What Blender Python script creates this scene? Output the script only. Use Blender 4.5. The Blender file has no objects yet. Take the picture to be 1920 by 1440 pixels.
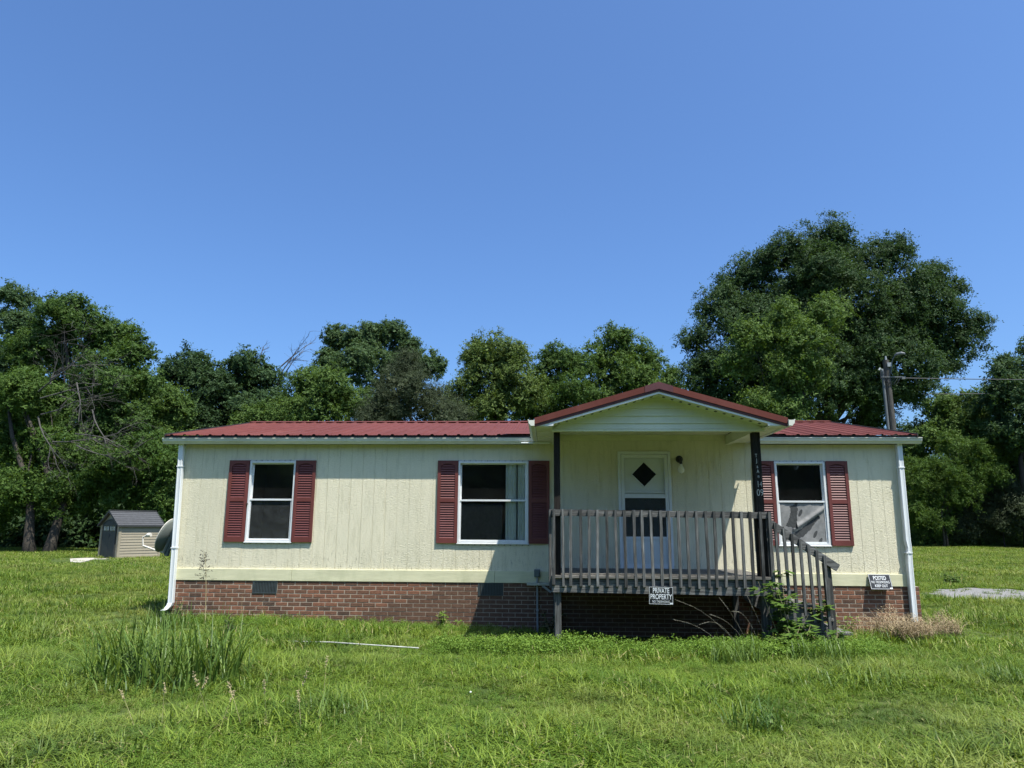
import bpy, bmesh, math, random
import numpy as np
from mathutils import Matrix, Vector

R = math.radians
scene = bpy.context.scene
COL = scene.collection
rnd = random.Random(11)

# ------------------------------------------------------------------ camera
cam_d = bpy.data.cameras.new('camera')
cam = bpy.data.objects.new('camera', cam_d)
COL.objects.link(cam)
yaw, pitch, roll = R(-2.698), R(11.322), R(0.314)
cy_, sy_, cp_, sp_ = math.cos(yaw), math.sin(yaw), math.cos(pitch), math.sin(pitch)
fwd = Vector((sy_ * cp_, cy_ * cp_, sp_))
rgt = Vector((cy_, -sy_, 0))
up = rgt.cross(fwd)
cr_, sr_ = math.cos(roll), math.sin(roll)
rr, uu = cr_ * rgt + sr_ * up, cr_ * up - sr_ * rgt
M = Matrix((rr, uu, -fwd)).transposed().to_4x4()
M.translation = Vector((0.224, -12.193, 1.56))
cam.matrix_world = M
cam_d.sensor_width = 36
cam_d.lens = 36 * 1331 / 1920
cam_d.clip_start = 0.05
cam_d.clip_end = 3000
scene.camera = cam

# ------------------------------------------------------------------ sky, sun, exposure
SUN_TO = Vector((0.32, -0.32, 1.0)).normalized()
EL = math.asin(SUN_TO.z)
AZ = math.atan2(SUN_TO.x, SUN_TO.y)
world = bpy.data.worlds.new('World')
scene.world = world
world.use_nodes = True
wn = world.node_tree
sky = wn.nodes.new('ShaderNodeTexSky')
sky.sky_type = 'NISHITA'
sky.sun_disc = False
sky.sun_elevation = EL
sky.sun_rotation = AZ
sky.altitude = 0
sky.air_density = 1.0
sky.dust_density = 2.4
sky.ozone_density = 4.0
tintn = wn.nodes.new('ShaderNodeMix')
tintn.data_type = 'RGBA'
tintn.blend_type = 'MULTIPLY'
tintn.inputs[0].default_value = 1
tintn.inputs[7].default_value = (0.88, 1.20, 1.56, 1)      # the deep blue of the day
wn.links.new(sky.outputs[0], tintn.inputs[6])
wn.links.new(tintn.outputs[2], wn.nodes['Background'].inputs[0])
wn.nodes['Background'].inputs[1].default_value = 0.076
sd = bpy.data.lights.new('sun', 'SUN')
sd.energy = 4.6
sd.angle = R(0.53)
sd.color = (1.0, 0.955, 0.86)
sun = bpy.data.objects.new('sun', sd)
COL.objects.link(sun)
sun.rotation_euler = (-SUN_TO).to_track_quat('-Z', 'Y').to_euler()
sun.location = (20, -20, 60)
scene.view_settings.view_transform = 'Standard'
scene.view_settings.look = 'None'
scene.view_settings.exposure = 0.85
scene.view_settings.gamma = 1
scene.view_settings.use_curve_mapping = False
try:
    scene.cycles.max_bounces = 7
    scene.cycles.diffuse_bounces = 4
    scene.cycles.transparent_max_bounces = 12
except Exception:
    pass


# ------------------------------------------------------------------ materials
def newmat(name):
    m = bpy.data.materials.new(name)
    m.use_nodes = True
    nt = m.node_tree
    nt.nodes.clear()
    out = nt.nodes.new('ShaderNodeOutputMaterial')
    return m, nt, out


def N(nt, kind, **kw):
    n = nt.nodes.new(kind)
    for k, v in kw.items():
        if k.startswith('i_'):
            key = k[2:]
            key = int(key) if key.isdigit() else key
            n.inputs[key].default_value = v
        else:
            setattr(n, k, v)
    return n


def mixcol(nt, fac, a, b, mode='MIX'):
    n = nt.nodes.new('ShaderNodeMix')
    n.data_type = 'RGBA'
    n.blend_type = mode
    for sock, v in ((0, fac), (6, a), (7, b)):
        if hasattr(v, 'links') or isinstance(v, bpy.types.NodeSocket):
            nt.links.new(v, n.inputs[sock])
        else:
            n.inputs[sock].default_value = v if sock == 0 else (*v, 1) if len(v) == 3 else v
    return n.outputs[2]


def ramp(nt, src, stops):
    r = nt.nodes.new('ShaderNodeValToRGB')
    els = r.color_ramp.elements
    while len(els) < len(stops):
        els.new(0.5)
    for e, (p, c) in zip(els, stops):
        e.position = p
        c = c if not isinstance(c, (int, float)) else (c, c, c)
        e.color = (*c, 1)
    nt.links.new(src, r.inputs[0])
    return r.outputs[0]


def noise(nt, scale, stretch=(1, 1, 1), detail=4, rough=.6, dist=0, coord='pos', objoff=False):
    if coord == 'pos':
        src = nt.nodes.new('ShaderNodeNewGeometry').outputs['Position']
    else:
        src = nt.nodes.new('ShaderNodeTexCoord').outputs['Object']
    mp = nt.nodes.new('ShaderNodeMapping')
    mp.inputs['Scale'].default_value = stretch
    nt.links.new(src, mp.inputs[0])
    if objoff:
        oi = nt.nodes.new('ShaderNodeObjectInfo')
        ml = N(nt, 'ShaderNodeMath', operation='MULTIPLY', i_1=37.0)
        nt.links.new(oi.outputs['Random'], ml.inputs[0])
        nt.links.new(ml.outputs[0], mp.inputs['Location'])
    n = N(nt, 'ShaderNodeTexNoise', i_Scale=scale, i_Detail=detail, i_Roughness=rough, i_Distortion=dist)
    nt.links.new(mp.outputs[0], n.inputs['Vector'])
    return n.outputs['Fac']


def objrand(nt):
    return nt.nodes.new('ShaderNodeObjectInfo').outputs['Random']


def finish(nt, out, col, rough=.7, spec=.3, bump=None, bstr=.3, bdist=.01, metal=0):
    p = nt.nodes.new('ShaderNodeBsdfPrincipled')
    if isinstance(col, bpy.types.NodeSocket):
        nt.links.new(col, p.inputs['Base Color'])
    else:
        p.inputs['Base Color'].default_value = (*col, 1)
    if isinstance(rough, bpy.types.NodeSocket):
        nt.links.new(rough, p.inputs['Roughness'])
    else:
        p.inputs['Roughness'].default_value = rough
    p.inputs['Specular IOR Level'].default_value = spec
    p.inputs['Metallic'].default_value = metal
    if bump is not None:
        b = N(nt, 'ShaderNodeBump', i_Strength=bstr, i_Distance=bdist)
        nt.links.new(bump, b.inputs['Height'])
        nt.links.new(b.outputs[0], p.inputs['Normal'])
    nt.links.new(p.outputs[0], out.inputs[0])
    return p


def pmat(name, base, rough=.65, var=.2, scale=6, stretch=(1, 1, 1), spec=.3, bstr=0, bscale=40, bstretch=None,
         objvar=0, dirt=None, dirt_amt=.5, metal=0, bdist=.006):
    m, nt, out = newmat(name)
    n1 = noise(nt, scale, stretch)
    lo = tuple(c * (1 - var) for c in base)
    hi = tuple(min(1, c * (1 + var)) for c in base)
    col = ramp(nt, n1, [(.3, lo), (.7, hi)])
    if dirt is not None:
        n2 = noise(nt, scale * .37 + .6, (1, 1, .45), 6, .7)
        f = ramp(nt, n2, [(.5, 0), (.74, dirt_amt)])
        col = mixcol(nt, f, col, dirt)
    if objvar:
        f = ramp(nt, objrand(nt), [(0, 1 - objvar), (1, 1 + objvar * .6)])
        col = mixcol(nt, 1.0, col, f, 'MULTIPLY')
    bump = noise(nt, bscale, bstretch or stretch, 5, .65) if bstr else None
    finish(nt, out, col, rough, spec, bump, bstr, bdist, metal)
    return m


def wood(name, axis, dark, light, objvar=.3):
    """weathered timber, grain along an axis"""
    m, nt, out = newmat(name)
    st = {'x': (.35, 8, 8), 'y': (8, .35, 8), 'z': (8, 8, .35)}[axis]
    st2 = {'x': (1.2, 30, 30), 'y': (30, 1.2, 30), 'z': (30, 30, 1.2)}[axis]
    g = noise(nt, 6, st, 6, .7, .4, objoff=True)
    g2 = noise(nt, 5, st2, 4, .6, 0, objoff=True)
    mid = tuple((a + b) / 2 * .85 for a, b in zip(dark, light))
    c = ramp(nt, g, [(.3, dark), (.52, mid), (.72, light)])
    f = ramp(nt, g2, [(.42, .55), (.62, 1.15)])
    c = mixcol(nt, .8, c, f, 'MULTIPLY')
    f2 = ramp(nt, objrand(nt), [(0, 1 - objvar), (1, 1 + objvar)])
    c = mixcol(nt, 1, c, f2, 'MULTIPLY')
    finish(nt, out, c, .85, .15, g2, .6, .006)
    return m


def siding_mat():
    m, nt, out = newmat('cream_siding')
    base = mixcol(nt, 1.0, (.725, .675, .50), ramp(nt, objrand(nt), [(0, .95), (1, 1.03)]), 'MULTIPLY')
    # large uneven fading and grime
    n1 = noise(nt, 1.3, (1, 1, .5), 5, .6)
    c = mixcol(nt, ramp(nt, n1, [(.35, 0), (.7, .35)]), base, (.53, .52, .39))
    n2 = noise(nt, 5, (2.5, 1, .35), 5, .7)
    c = mixcol(nt, ramp(nt, n2, [(.5, 0), (.76, .5)]), c, (.40, .38, .25))
    # mildew specks towards the bottom of the boards
    pos = nt.nodes.new('ShaderNodeNewGeometry').outputs['Position']
    sep = nt.nodes.new('ShaderNodeSeparateXYZ')
    nt.links.new(pos, sep.inputs[0])
    low = N(nt, 'ShaderNodeMapRange', i_1=1.35, i_2=.85, i_3=0, i_4=1)
    nt.links.new(sep.outputs[2], low.inputs[0])
    n3 = noise(nt, 14, (2.2, 1, .55), 6, .75)
    sp = ramp(nt, n3, [(.56, 0), (.64, .7)])
    mu = N(nt, 'ShaderNodeMath', operation='MULTIPLY')
    nt.links.new(sp, mu.inputs[0])
    nt.links.new(low.outputs[0], mu.inputs[1])
    c = mixcol(nt, mu.outputs[0], c, (.16, .155, .10))
    # embossed, brushed relief: mostly horizontal strokes
    b1 = noise(nt, 28, (1, 1, 2.6), 5, .72, .8, objoff=True)
    b2 = noise(nt, 95, (.5, 1, 1.6), 3, .6)
    b = N(nt, 'ShaderNodeMath', operation='MULTIPLY_ADD', i_1=.35)
    nt.links.new(b2, b.inputs[0])
    nt.links.new(b1, b.inputs[2])
    finish(nt, out, c, .66, .25, b.outputs[0], .75, .016)
    return m


def brick_mat():
    m, nt, out = newmat('red_brick')
    c = ramp(nt, objrand(nt), [(0, (.092, .060, .044)), (.25, (.155, .084, .055)), (.6, (.198, .096, .060)), (1, (.235, .110, .068))])
    n1 = noise(nt, 22, (1, 1, 1.5), 6, .7)
    c = mixcol(nt, 1, c, ramp(nt, n1, [(.3, .7), (.75, 1.25)]), 'MULTIPLY')
    n2 = noise(nt, 7, (1, 1, 1), 4, .6)
    c = mixcol(nt, ramp(nt, n2, [(.6, 0), (.8, .3)]), c, (.26, .21, .17))
    finish(nt, out, c, .9, .15, noise(nt, 90, (1, 1, 1), 4, .7), .7, .006)
    return m


def leafmat(name, c1, c2, trans=.34, rough=.6, spec=.14, patch=None):
    m, nt, out = newmat(name)
    at = N(nt, 'ShaderNodeAttribute', attribute_name='tint')
    rv = N(nt, 'ShaderNodeMath', operation='MULTIPLY_ADD', i_1=.5, i_2=-.25)
    nt.links.new(objrand(nt), rv.inputs[0])
    ad = N(nt, 'ShaderNodeMath', operation='ADD', use_clamp=True)
    nt.links.new(at.outputs['Fac'], ad.inputs[0])
    nt.links.new(rv.outputs[0], ad.inputs[1])
    col = mixcol(nt, ad.outputs[0], c1, c2)
    if patch:
        n1 = noise(nt, patch[0], (1, 1, .3), 4, .6)
        col = mixcol(nt, ramp(nt, n1, [(.46, 0), (.68, patch[2])]), col, patch[1])
        n2 = noise(nt, patch[0] * 2.3 + .3, (1, 1, .3), 5, .65, .6)
        col = mixcol(nt, ramp(nt, n2, [(.5, 0), (.68, .75)]), col, patch[3])
        # single straw coloured blades
        col = mixcol(nt, ramp(nt, at.outputs['Fac'], [(.93, 0), (.95, .8)]), col, (.36, .31, .15))
    p = nt.nodes.new('ShaderNodeBsdfPrincipled')
    nt.links.new(col, p.inputs['Base Color'])
    p.inputs['Roughness'].default_value = rough
    p.inputs['Specular IOR Level'].default_value = spec
    t = nt.nodes.new('ShaderNodeBsdfTranslucent')
    tc = mixcol(nt, 1, col, (1.25, 1.2, .55), 'MULTIPLY')
    nt.links.new(tc, t.inputs[0])
    mx = N(nt, 'ShaderNodeMixShader', i_0=trans)
    nt.links.new(p.outputs[0], mx.inputs[1])
    nt.links.new(t.outputs[0], mx.inputs[2])
    nt.links.new(mx.outputs[0], out.inputs[0])
    return m


def glassmat(name, tint, gloss=.9, rough=.02, dust=0.03):
    m, nt, out = newmat(name)
    tr = N(nt, 'ShaderNodeBsdfTransparent', i_0=(*tint, 1))
    gl = N(nt, 'ShaderNodeBsdfGlossy', i_0=(gloss, gloss, gloss, 1), i_1=rough)
    fr = N(nt, 'ShaderNodeFresnel', i_0=1.45)
    bp = N(nt, 'ShaderNodeBump', i_Strength=.04, i_Distance=.02)
    nt.links.new(noise(nt, 3, (1, 1, 1), 2), bp.inputs['Height'])
    nt.links.new(bp.outputs[0], gl.inputs['Normal'])
    mx = nt.nodes.new('ShaderNodeMixShader')
    nt.links.new(fr.outputs[0], mx.inputs[0])
    df = N(nt, 'ShaderNodeBsdfDiffuse', i_0=(.20, .21, .205, 1))
    dm = nt.nodes.new('ShaderNodeMixShader')
    nt.links.new(ramp(nt, noise(nt, 6, (1, 1, 1), 4), [(.3, dust * .6), (.75, dust * 1.4)]), dm.inputs[0])
    nt.links.new(tr.outputs[0], dm.inputs[1])
    nt.links.new(df.outputs[0], dm.inputs[2])
    nt.links.new(dm.outputs[0], mx.inputs[1])
    nt.links.new(gl.outputs[0], mx.inputs[2])
    nt.links.new(mx.outputs[0], out.inputs[0])
    return m


MT = {}
MT['siding'] = siding_mat()
MT['trim_cream'] = pmat('cream_trim_board', (.62, .60, .40), .6, .1, 5, (.4, 1, 3), bstr=.35, bscale=14, bstretch=(.6, 4, 7), dirt=(.38, .40, .24), dirt_amt=.55)
MT['brick'] = brick_mat()
MT['mortar'] = pmat('mortar', (.35, .295, .23), .95, .25, 9, bstr=.6, bscale=80, dirt=(.2, .16, .12))
MT['white_metal'] = pmat('white_painted_metal', (.68, .70, .70), .42, .06, 4, spec=.5, dirt=(.5, .5, .45), dirt_amt=.4)
MT['gutter'] = pmat('weathered_gutter_metal', (.66, .66, .58), .45, .1, 3, (.4, 1, 2), spec=.45, dirt=(.40, .40, .30), dirt_amt=.5)
MT['downspout'] = pmat('downspout_metal', (.70, .73, .74), .4, .05, 3, spec=.5, dirt=(.50, .51, .48), dirt_amt=.4)
MT['vinyl'] = pmat('cream_vinyl', (.62, .63, .48), .5, .05, 3, (.4, 1, 1), spec=.4, dirt=(.45, .45, .32), dirt_amt=.35)
MT['red_metal'] = pmat('red_roof_metal', (.122, .036, .028), .62, .12, 1.6, spec=.14, dirt=(.175, .066, .056), dirt_amt=.6, objvar=.12)
MT['red_dark'] = pmat('ridge_cap_metal', (.085, .026, .028), .5, .12, 3, spec=.45, dirt=(.10, .035, .035))
MT['fascia_dark'] = pmat('dark_fascia', (.035, .033, .032), .7, .3, 6)
MT['shutter'] = pmat('oxblood_vinyl', (.135, .037, .031), .5, .12, 3, spec=.4, dirt=(.19, .055, .055), dirt_amt=.5, objvar=.08)
MT['post_dark'] = wood('dark_stained_post', 'z', (.012, .011, .010), (.05, .043, .036), .1)
MT['wood_x'] = wood('weathered_wood_lengthwise', 'x', (.024, .025, .025), (.28, .282, .27), .2)
MT['wood_y'] = wood('weathered_wood_crosswise', 'y', (.030, .030, .028), (.30, .29, .265), .2)
MT['wood_z'] = wood('weathered_wood_upright', 'z', (.020, .021, .021), (.255, .258, .248), .45)
MT['end_grain_sunlit'] = pmat('pale_end_grain_sunlit', (.44, .43, .39), .9, .25, 20)
MT['wood_deck'] = wood('worn_deck_board', 'x', (.07, .066, .058), (.27, .255, .225), .25)
MT['glass'] = glassmat('window_glass', (.92, .94, .92), 1.0)
MT['glass_dark'] = glassmat('dusty_screened_glass', (.74, .77, .77), .9, .10, .15)
MT['screen'] = pmat('grey_insect_screen', (.23, .23, .225), .8, .18, 12, bstr=.5, bscale=160)
MT['screen_shade'] = pmat('dark_screen_and_fold_shade', (.055, .058, .058), .8, .3, 30)
MT['caulk'] = pmat('caulked_flange', (.52, .52, .50), .6, .25, 12, (1, 1, 1), dirt=(.25, .25, .23), dirt_amt=.7)
MT['screw'] = pmat('rusty_screw', (.07, .055, .045), .6, .3, 20)
MT['door_white'] = pmat('white_door_paint', (.62, .65, .63), .5, .04, 2, spec=.4, dirt=(.50, .52, .50), dirt_amt=.3)
MT['black_glass'] = pmat('black_pane', (.012, .014, .015), .12, .2, 5, spec=.6)
MT['interior'] = pmat('interior_wall', (.42, .40, .36), .9, .1, 3)
MT['curtain'] = pmat('white_curtain_cloth', (.94, .95, .90), .9, .05, 6, bstr=.2, bscale=120)
MT['black_metal'] = pmat('black_metal', (.02, .02, .02), .5, .2, 8, spec=.5)
MT['bulb'] = pmat('frosted_bulb', (.86, .84, .76), .3, .03, 8, spec=.5)
MT['sign_black'] = pmat('black_sign_plastic', (.012, .014, .017), .45, .2, 8, spec=.4)
MT['sign_white'] = pmat('white_sign_print', (.72, .75, .76), .5, .04, 40)
MT['letter'] = pmat('pale_house_number', (.42, .42, .38), .5, .1, 40)
MT['vent'] = pmat('grey_green_vent_metal', (.05, .065, .07), .45, .2, 10, spec=.45)
MT['grey_box'] = pmat('grey_electric_box', (.12, .15, .15), .5, .1, 8, spec=.4)
MT['conduit'] = pmat('grey_conduit', (.26, .28, .285), .45, .1, 8, spec=.4)
MT['shed_wall'] = pmat('taupe_plastic', (.30, .262, .19), .55, .06, 4, (.5, .5, 1), spec=.35)
MT['shed_dark'] = pmat('charcoal_plastic', (.036, .038, .039), .55, .1, 4, spec=.35)
MT['shed_roof'] = pmat('slate_grey_plastic_shingle', (.072, .074, .078), .85, .12, 9, spec=.08, objvar=.08)
MT['dish'] = pmat('grey_dish_paint', (.20, .225, .215), .5, .08, 4, spec=.4)
MT['dish_arm'] = pmat('light_arm_plastic', (.62, .60, .54), .5, .08, 4)
MT['pole'] = wood('utility_pole_wood', 'z', (.05, .046, .04), (.16, .15, .135), .05)
MT['cable'] = pmat('black_cable', (.03, .035, .04), .5, .1, 4)
MT['bark'] = wood('tree_bark', 'z', (.025, .022, .018), (.12, .105, .085), .15)
MT['bark_dead'] = wood('bleached_dead_bark', 'z', (.06, .056, .052), (.19, .18, .165), .1)
MT['concrete'] = pmat('pale_concrete', (.40, .375, .32), .9, .12, 3, dirt=(.30, .27, .2), dirt_amt=.6)
MT['gravel'] = pmat('grey_gravel', (.20, .195, .19), .95, .45, 18, bstr=.9, bscale=60, dirt=(.20, .20, .15), bdist=.02)
MT['pvc'] = pmat('white_pvc', (.42, .43, .38), .5, .3, 6)
MT['dead_grass'] = pmat('tan_dead_grass', (.32, .25, .15), .9, .25, 3, objvar=.1)
MT['stem_pale'] = pmat('pale_seed_stem', (.46, .44, .34), .85, .15, 6)
MT['pole_conduit'] = pmat('dull_pole_conduit', (.13, .14, .145), .55, .1, 8, spec=.3)
MT['stem_dry'] = pmat('dry_stem', (.36, .31, .17), .85, .2, 6)

MT['leaf_mid'] = leafmat('mid_green_leaf', (.046, .092, .020), (.110, .176, .042))
MT['leaf_dark'] = leafmat('dark_green_leaf', (.022, .050, .019), (.057, .102, .036))
MT['leaf_light'] = leafmat('light_green_leaf', (.085, .132, .034), (.150, .205, .056))
MT['leaf_blue'] = leafmat('blue_green_leaf', (.036, .076, .030), (.088, .142, .056))
MT['leaf_cedar'] = leafmat('olive_brown_needle', (.036, .052, .026), (.066, .084, .038), .15)
MT['leaf_front'] = leafmat('fresh_green_leaf', (.044, .092, .018), (.100, .162, .034))
MT['leaf_weed'] = leafmat('weed_leaf', (.085, .165, .022), (.185, .285, .050), .3)
MT['leaf_vine'] = leafmat('vine_leaf', (.055, .115, .020), (.130, .200, .040), .3)
MT['grass'] = leafmat('lawn_grass_blade', (.057, .118, .011), (.232, .312, .046), .32, .5, .22, (.35, (.265, .285, .085), .6, (.042, .092, .015)))
MT['grass_tall'] = leafmat('tall_grass_blade', (.048, .102, .015), (.150, .225, .048), .28, .45, .3)


# ------------------------------------------------------------------ mesh helper
class MB:
    def __init__(self):
        self.v = []
        self.f = []

    def add(self, vs, fs):
        o = len(self.v)
        self.v += [tuple(p) for p in vs]
        self.f += [tuple(i + o for i in f) for f in fs]
        return self

    def box(self, x0, x1, y0, y1, z0, z1, ch=0):
        if ch <= 0:
            vs = [(x, y, z) for x in (x0, x1) for y in (y0, y1) for z in (z0, z1)]
            return self.add(vs, [(0, 1, 3, 2), (4, 6, 7, 5), (0, 4, 5, 1), (2, 3, 7, 6), (0, 2, 6, 4), (1, 5, 7, 3)])
        bm = bmesh.new()
        bmesh.ops.create_cube(bm, size=1)
        for v in bm.verts:
            v.co = Vector(((x0 + x1) / 2 + v.co.x * (x1 - x0), (y0 + y1) / 2 + v.co.y * (y1 - y0), (z0 + z1) / 2 + v.co.z * (z1 - z0)))
        bmesh.ops.bevel(bm, geom=bm.edges[:], offset=ch, segments=1, affect='EDGES')
        self.bm(bm)
        return self

    def bm(self, bm):
        bm.verts.index_update()
        self.add([v.co[:] for v in bm.verts], [tuple(v.index for v in f.verts) for f in bm.faces])
        bm.free()

    def prism(self, prof, axis, a, b):
        """closed 2-D profile extruded along an axis: x -> (y,z), y -> (x,z), z -> (x,y)"""
        n = len(prof)
        mk = {'x': lambda p, t: (t, p[0], p[1]), 'y': lambda p, t: (p[0], t, p[1]), 'z': lambda p, t: (p[0], p[1], t)}[axis]
        vs = [mk(p, a) for p in prof] + [mk(p, b) for p in prof]
        fs = [(i, (i + 1) % n, n + (i + 1) % n, n + i) for i in range(n)]
        fs += [tuple(range(n - 1, -1, -1)), tuple(range(n, 2 * n))]
        return self.add(vs, fs)

    def tube(self, pts, rad, n=8, caps=True):
        pts = [Vector(p) for p in pts]
        if isinstance(rad, (int, float)):
            rad = [rad] * len(pts)
        rings = []
        t0 = (pts[1] - pts[0]).normalized()
        ref = Vector((0, 0, 1)) if abs(t0.z) < .9 else Vector((1, 0, 0))
        for i, p in enumerate(pts):
            t = (pts[min(i + 1, len(pts) - 1)] - pts[max(i - 1, 0)])
            t = t.normalized() if t.length > 1e-9 else t0
            a = t.cross(ref)
            if a.length < 1e-4:
                a = t.cross(Vector((0, 1, 0)))
            a.normalize()
            b = t.cross(a)
            rings.append([p + rad[i] * (math.cos(k * 2 * math.pi / n) * a + math.sin(k * 2 * math.pi / n) * b) for k in range(n)])
        vs = [q for r in rings for q in r]
        fs = []
        for i in range(len(pts) - 1):
            for k in range(n):
                fs.append((i * n + k, i * n + (k + 1) % n, (i + 1) * n + (k + 1) % n, (i + 1) * n + k))
        if caps:
            fs.append(tuple(range(n - 1, -1, -1)))
            fs.append(tuple((len(pts) - 1) * n + k for k in range(n)))
        return self.add(vs, fs)

    def hexa(self, p):
        """8 points: bottom ring 0-3, top ring 4-7"""
        return self.add(p, [(3, 2, 1, 0), (4, 5, 6, 7), (0, 1, 5, 4), (1, 2, 6, 5), (2, 3, 7, 6), (3, 0, 4, 7)])

    def bar(self, a, b, w, h, upv=(0, 0, 1)):
        """a rectangular bar from a to b"""
        a, b = Vector(a), Vector(b)
        t = (b - a).normalized()
        s = t.cross(Vector(upv)).normalized()
        u = s.cross(t).normalized()
        P = []
        for q in (a, b):
            P.append([q + s * (w / 2 * i) + u * (h / 2 * j) for i, j in ((-1, -1), (1, -1), (1, 1), (-1, 1))])
        return self.hexa(P[0] + P[1])

    def mesh(self, name, mat, origin=(0, 0, 0), smooth=False):
        me = bpy.data.meshes.new(name)
        o = Vector(origin)
        me.from_pydata([(p[0] - o.x, p[1] - o.y, p[2] - o.z) for p in self.v], [], self.f)
        bm = bmesh.new()
        bm.from_mesh(me)
        bmesh.ops.recalc_face_normals(bm, faces=bm.faces[:])
        bm.to_mesh(me)
        bm.free()
        if mat:
            me.materials.append(MT[mat] if isinstance(mat, str) else mat)
        if smooth:
            for p in me.polygons:
                p.use_smooth = True
        return me

    def build(self, name, mat, parent=None, origin=None, smooth=False, kind=None, label=None):
        """one mesh object; world coordinates are given, the parent's place is taken off"""
        if origin is None:
            origin = root_of(parent).location if parent else (0, 0, 0)
            if parent and root_of(parent).get('local'):
                origin = (0, 0, 0)
        me = self.mesh(name, mat, origin, smooth)
        return link(name, me, parent, kind=kind, label=label)


def root_of(o):
    while o.parent:
        o = o.parent
    return o


def link(name, data, parent=None, loc=None, kind=None, label=None):
    o = bpy.data.objects.new(name, data)
    COL.objects.link(o)
    if parent:
        o.parent = parent
    if loc is not None:
        o.location = loc
    if kind:
        o['kind'] = kind
    if label:
        o['label'] = label
    return o


def thing(name, label, cat, loc=(0, 0, 0), rotz=0, group=None, local=False):
    o = bpy.data.objects.new(name, None)
    o.empty_display_size = .2
    COL.objects.link(o)
    o.location = loc
    o.rotation_euler = (0, 0, rotz)
    o['label'] = label
    o['category'] = cat
    if group:
        o['group'] = group
    if local:
        o['local'] = 1
    return o


def tag(o, label, cat, group=None):
    o['label'] = label
    o['category'] = cat
    if group:
        o['group'] = group
    return o


def text_mesh(txt, size, bold=.0, xs=1.0, depth=.0015):
    cu = bpy.data.curves.new('lettering', 'FONT')
    cu.body = txt
    cu.size = size
    cu.align_x = 'CENTER'
    cu.align_y = 'CENTER'
    cu.offset = bold
    cu.extrude = depth
    ob = bpy.data.objects.new('lettering_source', cu)
    COL.objects.link(ob)
    dg = bpy.context.evaluated_depsgraph_get()
    me = bpy.data.meshes.new_from_object(ob.evaluated_get(dg))
    bpy.data.objects.remove(ob)
    bpy.data.curves.remove(cu)
    for v in me.vertices:
        v.co.x *= xs
    return me


# ------------------------------------------------------------------ terrain
def gh(x, y):
    """height of the ground (numpy or scalar)"""
    x = np.asarray(x, float)
    y = np.asarray(y, float)
    z = -.2 * np.exp(-((x - 1.6) / 3.2) ** 2 - ((y + .6) / 2.6) ** 2) + .008 * np.maximum(0, y - 12) * (y < 200) + (y >= 200) * 1.5
    z = z + .018 * np.sin(x * .9 + 1.3) * np.sin(y * .7 + .4) + .010 * np.sin(x * 2.3 + y * 1.7) * np.cos(y * 2.1 - x)
    return z


def ground_sheet():
    xs = np.concatenate([[-900, -400, -200, -120, -80], np.arange(-60, -16, 2.), np.arange(-16, 16.01, .35), np.arange(18, 61, 2.), [80, 120, 200, 400, 900]])
    ys = np.concatenate([[-900, -400, -150, -70, -40, -25], np.arange(-16, 9, .35), np.arange(9, 60, 1.5), [70, 90, 130, 199, 400, 900, 1500]])
    X, Y = np.meshgrid(xs, ys)
    Z = gh(X, Y)
    V = np.stack([X, Y, Z], -1).reshape(-1, 3)
    nx, ny = len(xs), len(ys)
    i = np.arange((ny - 1) * (nx - 1))
    r, c = i // (nx - 1), i % (nx - 1)
    a = r * nx + c
    F = np.stack([a, a + 1, a + nx + 1, a + nx], -1)
    me = bpy.data.meshes.new('ground')
    me.from_pydata(V.tolist(), [], F.tolist())
    for p in me.polygons:
        p.use_smooth = True
    m, nt, out = newmat('lawn_soil')
    n1 = noise(nt, .5, (1, 1, 1), 6, .65)
    n2 = noise(nt, 9, (1, 1, 1), 6, .7)
    c = ramp(nt, n2, [(.3, (.035, .055, .016)), (.55, (.072, .105, .026)), (.75, (.12, .145, .045))])
    c = mixcol(nt, ramp(nt, n1, [(.5, 0), (.7, .5)]), c, (.10, .105, .045))
    finish(nt, out, c, .95, .1, noise(nt, 40, (1, 1, 1), 4, .7), .8, .03)
    me.materials.append(m)
    return link('ground', me, kind='structure')


ground_sheet()

# ================================================================== HOUSE
house = thing('mobile_home', 'long cream single storey home with red metal roof and brick skirting', 'house', (0, 0, 0))
HB, HT = 0.637, 3.0          # top of the brick, top of the wall boards
WINS = [(-4.905, -4.095), (-1.262, -.062), (4.075, 4.905)]
WZ0, WZ1 = 1.275, 2.645
DOOR = (1.46, 2.345, .885, 2.82)
OPEN = [(a, b, WZ0, WZ1) for a, b in WINS] + [DOOR]


def pieces(x0, x1, z0, z1, opens):
    """rectangle minus rectangular openings, as a list of rectangles"""
    xs = sorted({x0, x1, *[min(max(v, x0), x1) for o in opens for v in o[:2]]})
    res = []
    for a, b in zip(xs, xs[1:]):
        if b - a < 1e-4:
            continue
        mid = (a + b) / 2
        cuts = sorted([(o[2], o[3]) for o in opens if o[0] < mid < o[1]])
        z = z0
        for c0, c1 in cuts:
            if c0 > z and c0 <= z1:
                res.append((a, b, z, min(c0, z1)))
            z = max(z, c1)
        if z < z1:
            res.append((a, b, z, z1))
    return res


# backing wall, end walls, back wall
mb = MB()
for a, b, c, d in pieces(-6.095, 6.095, .60, 3.05, OPEN):
    mb.box(a, b, .0035, .10, c, d)
mb.box(-6.095, -6.0, .10, 6.75, .60, 3.05).box(6.0, 6.095, .10, 6.75, .60, 3.05).box(-6.095, 6.095, 6.75, 6.85, .60, 3.05)
mb.build('wall', 'siding', house)
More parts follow.
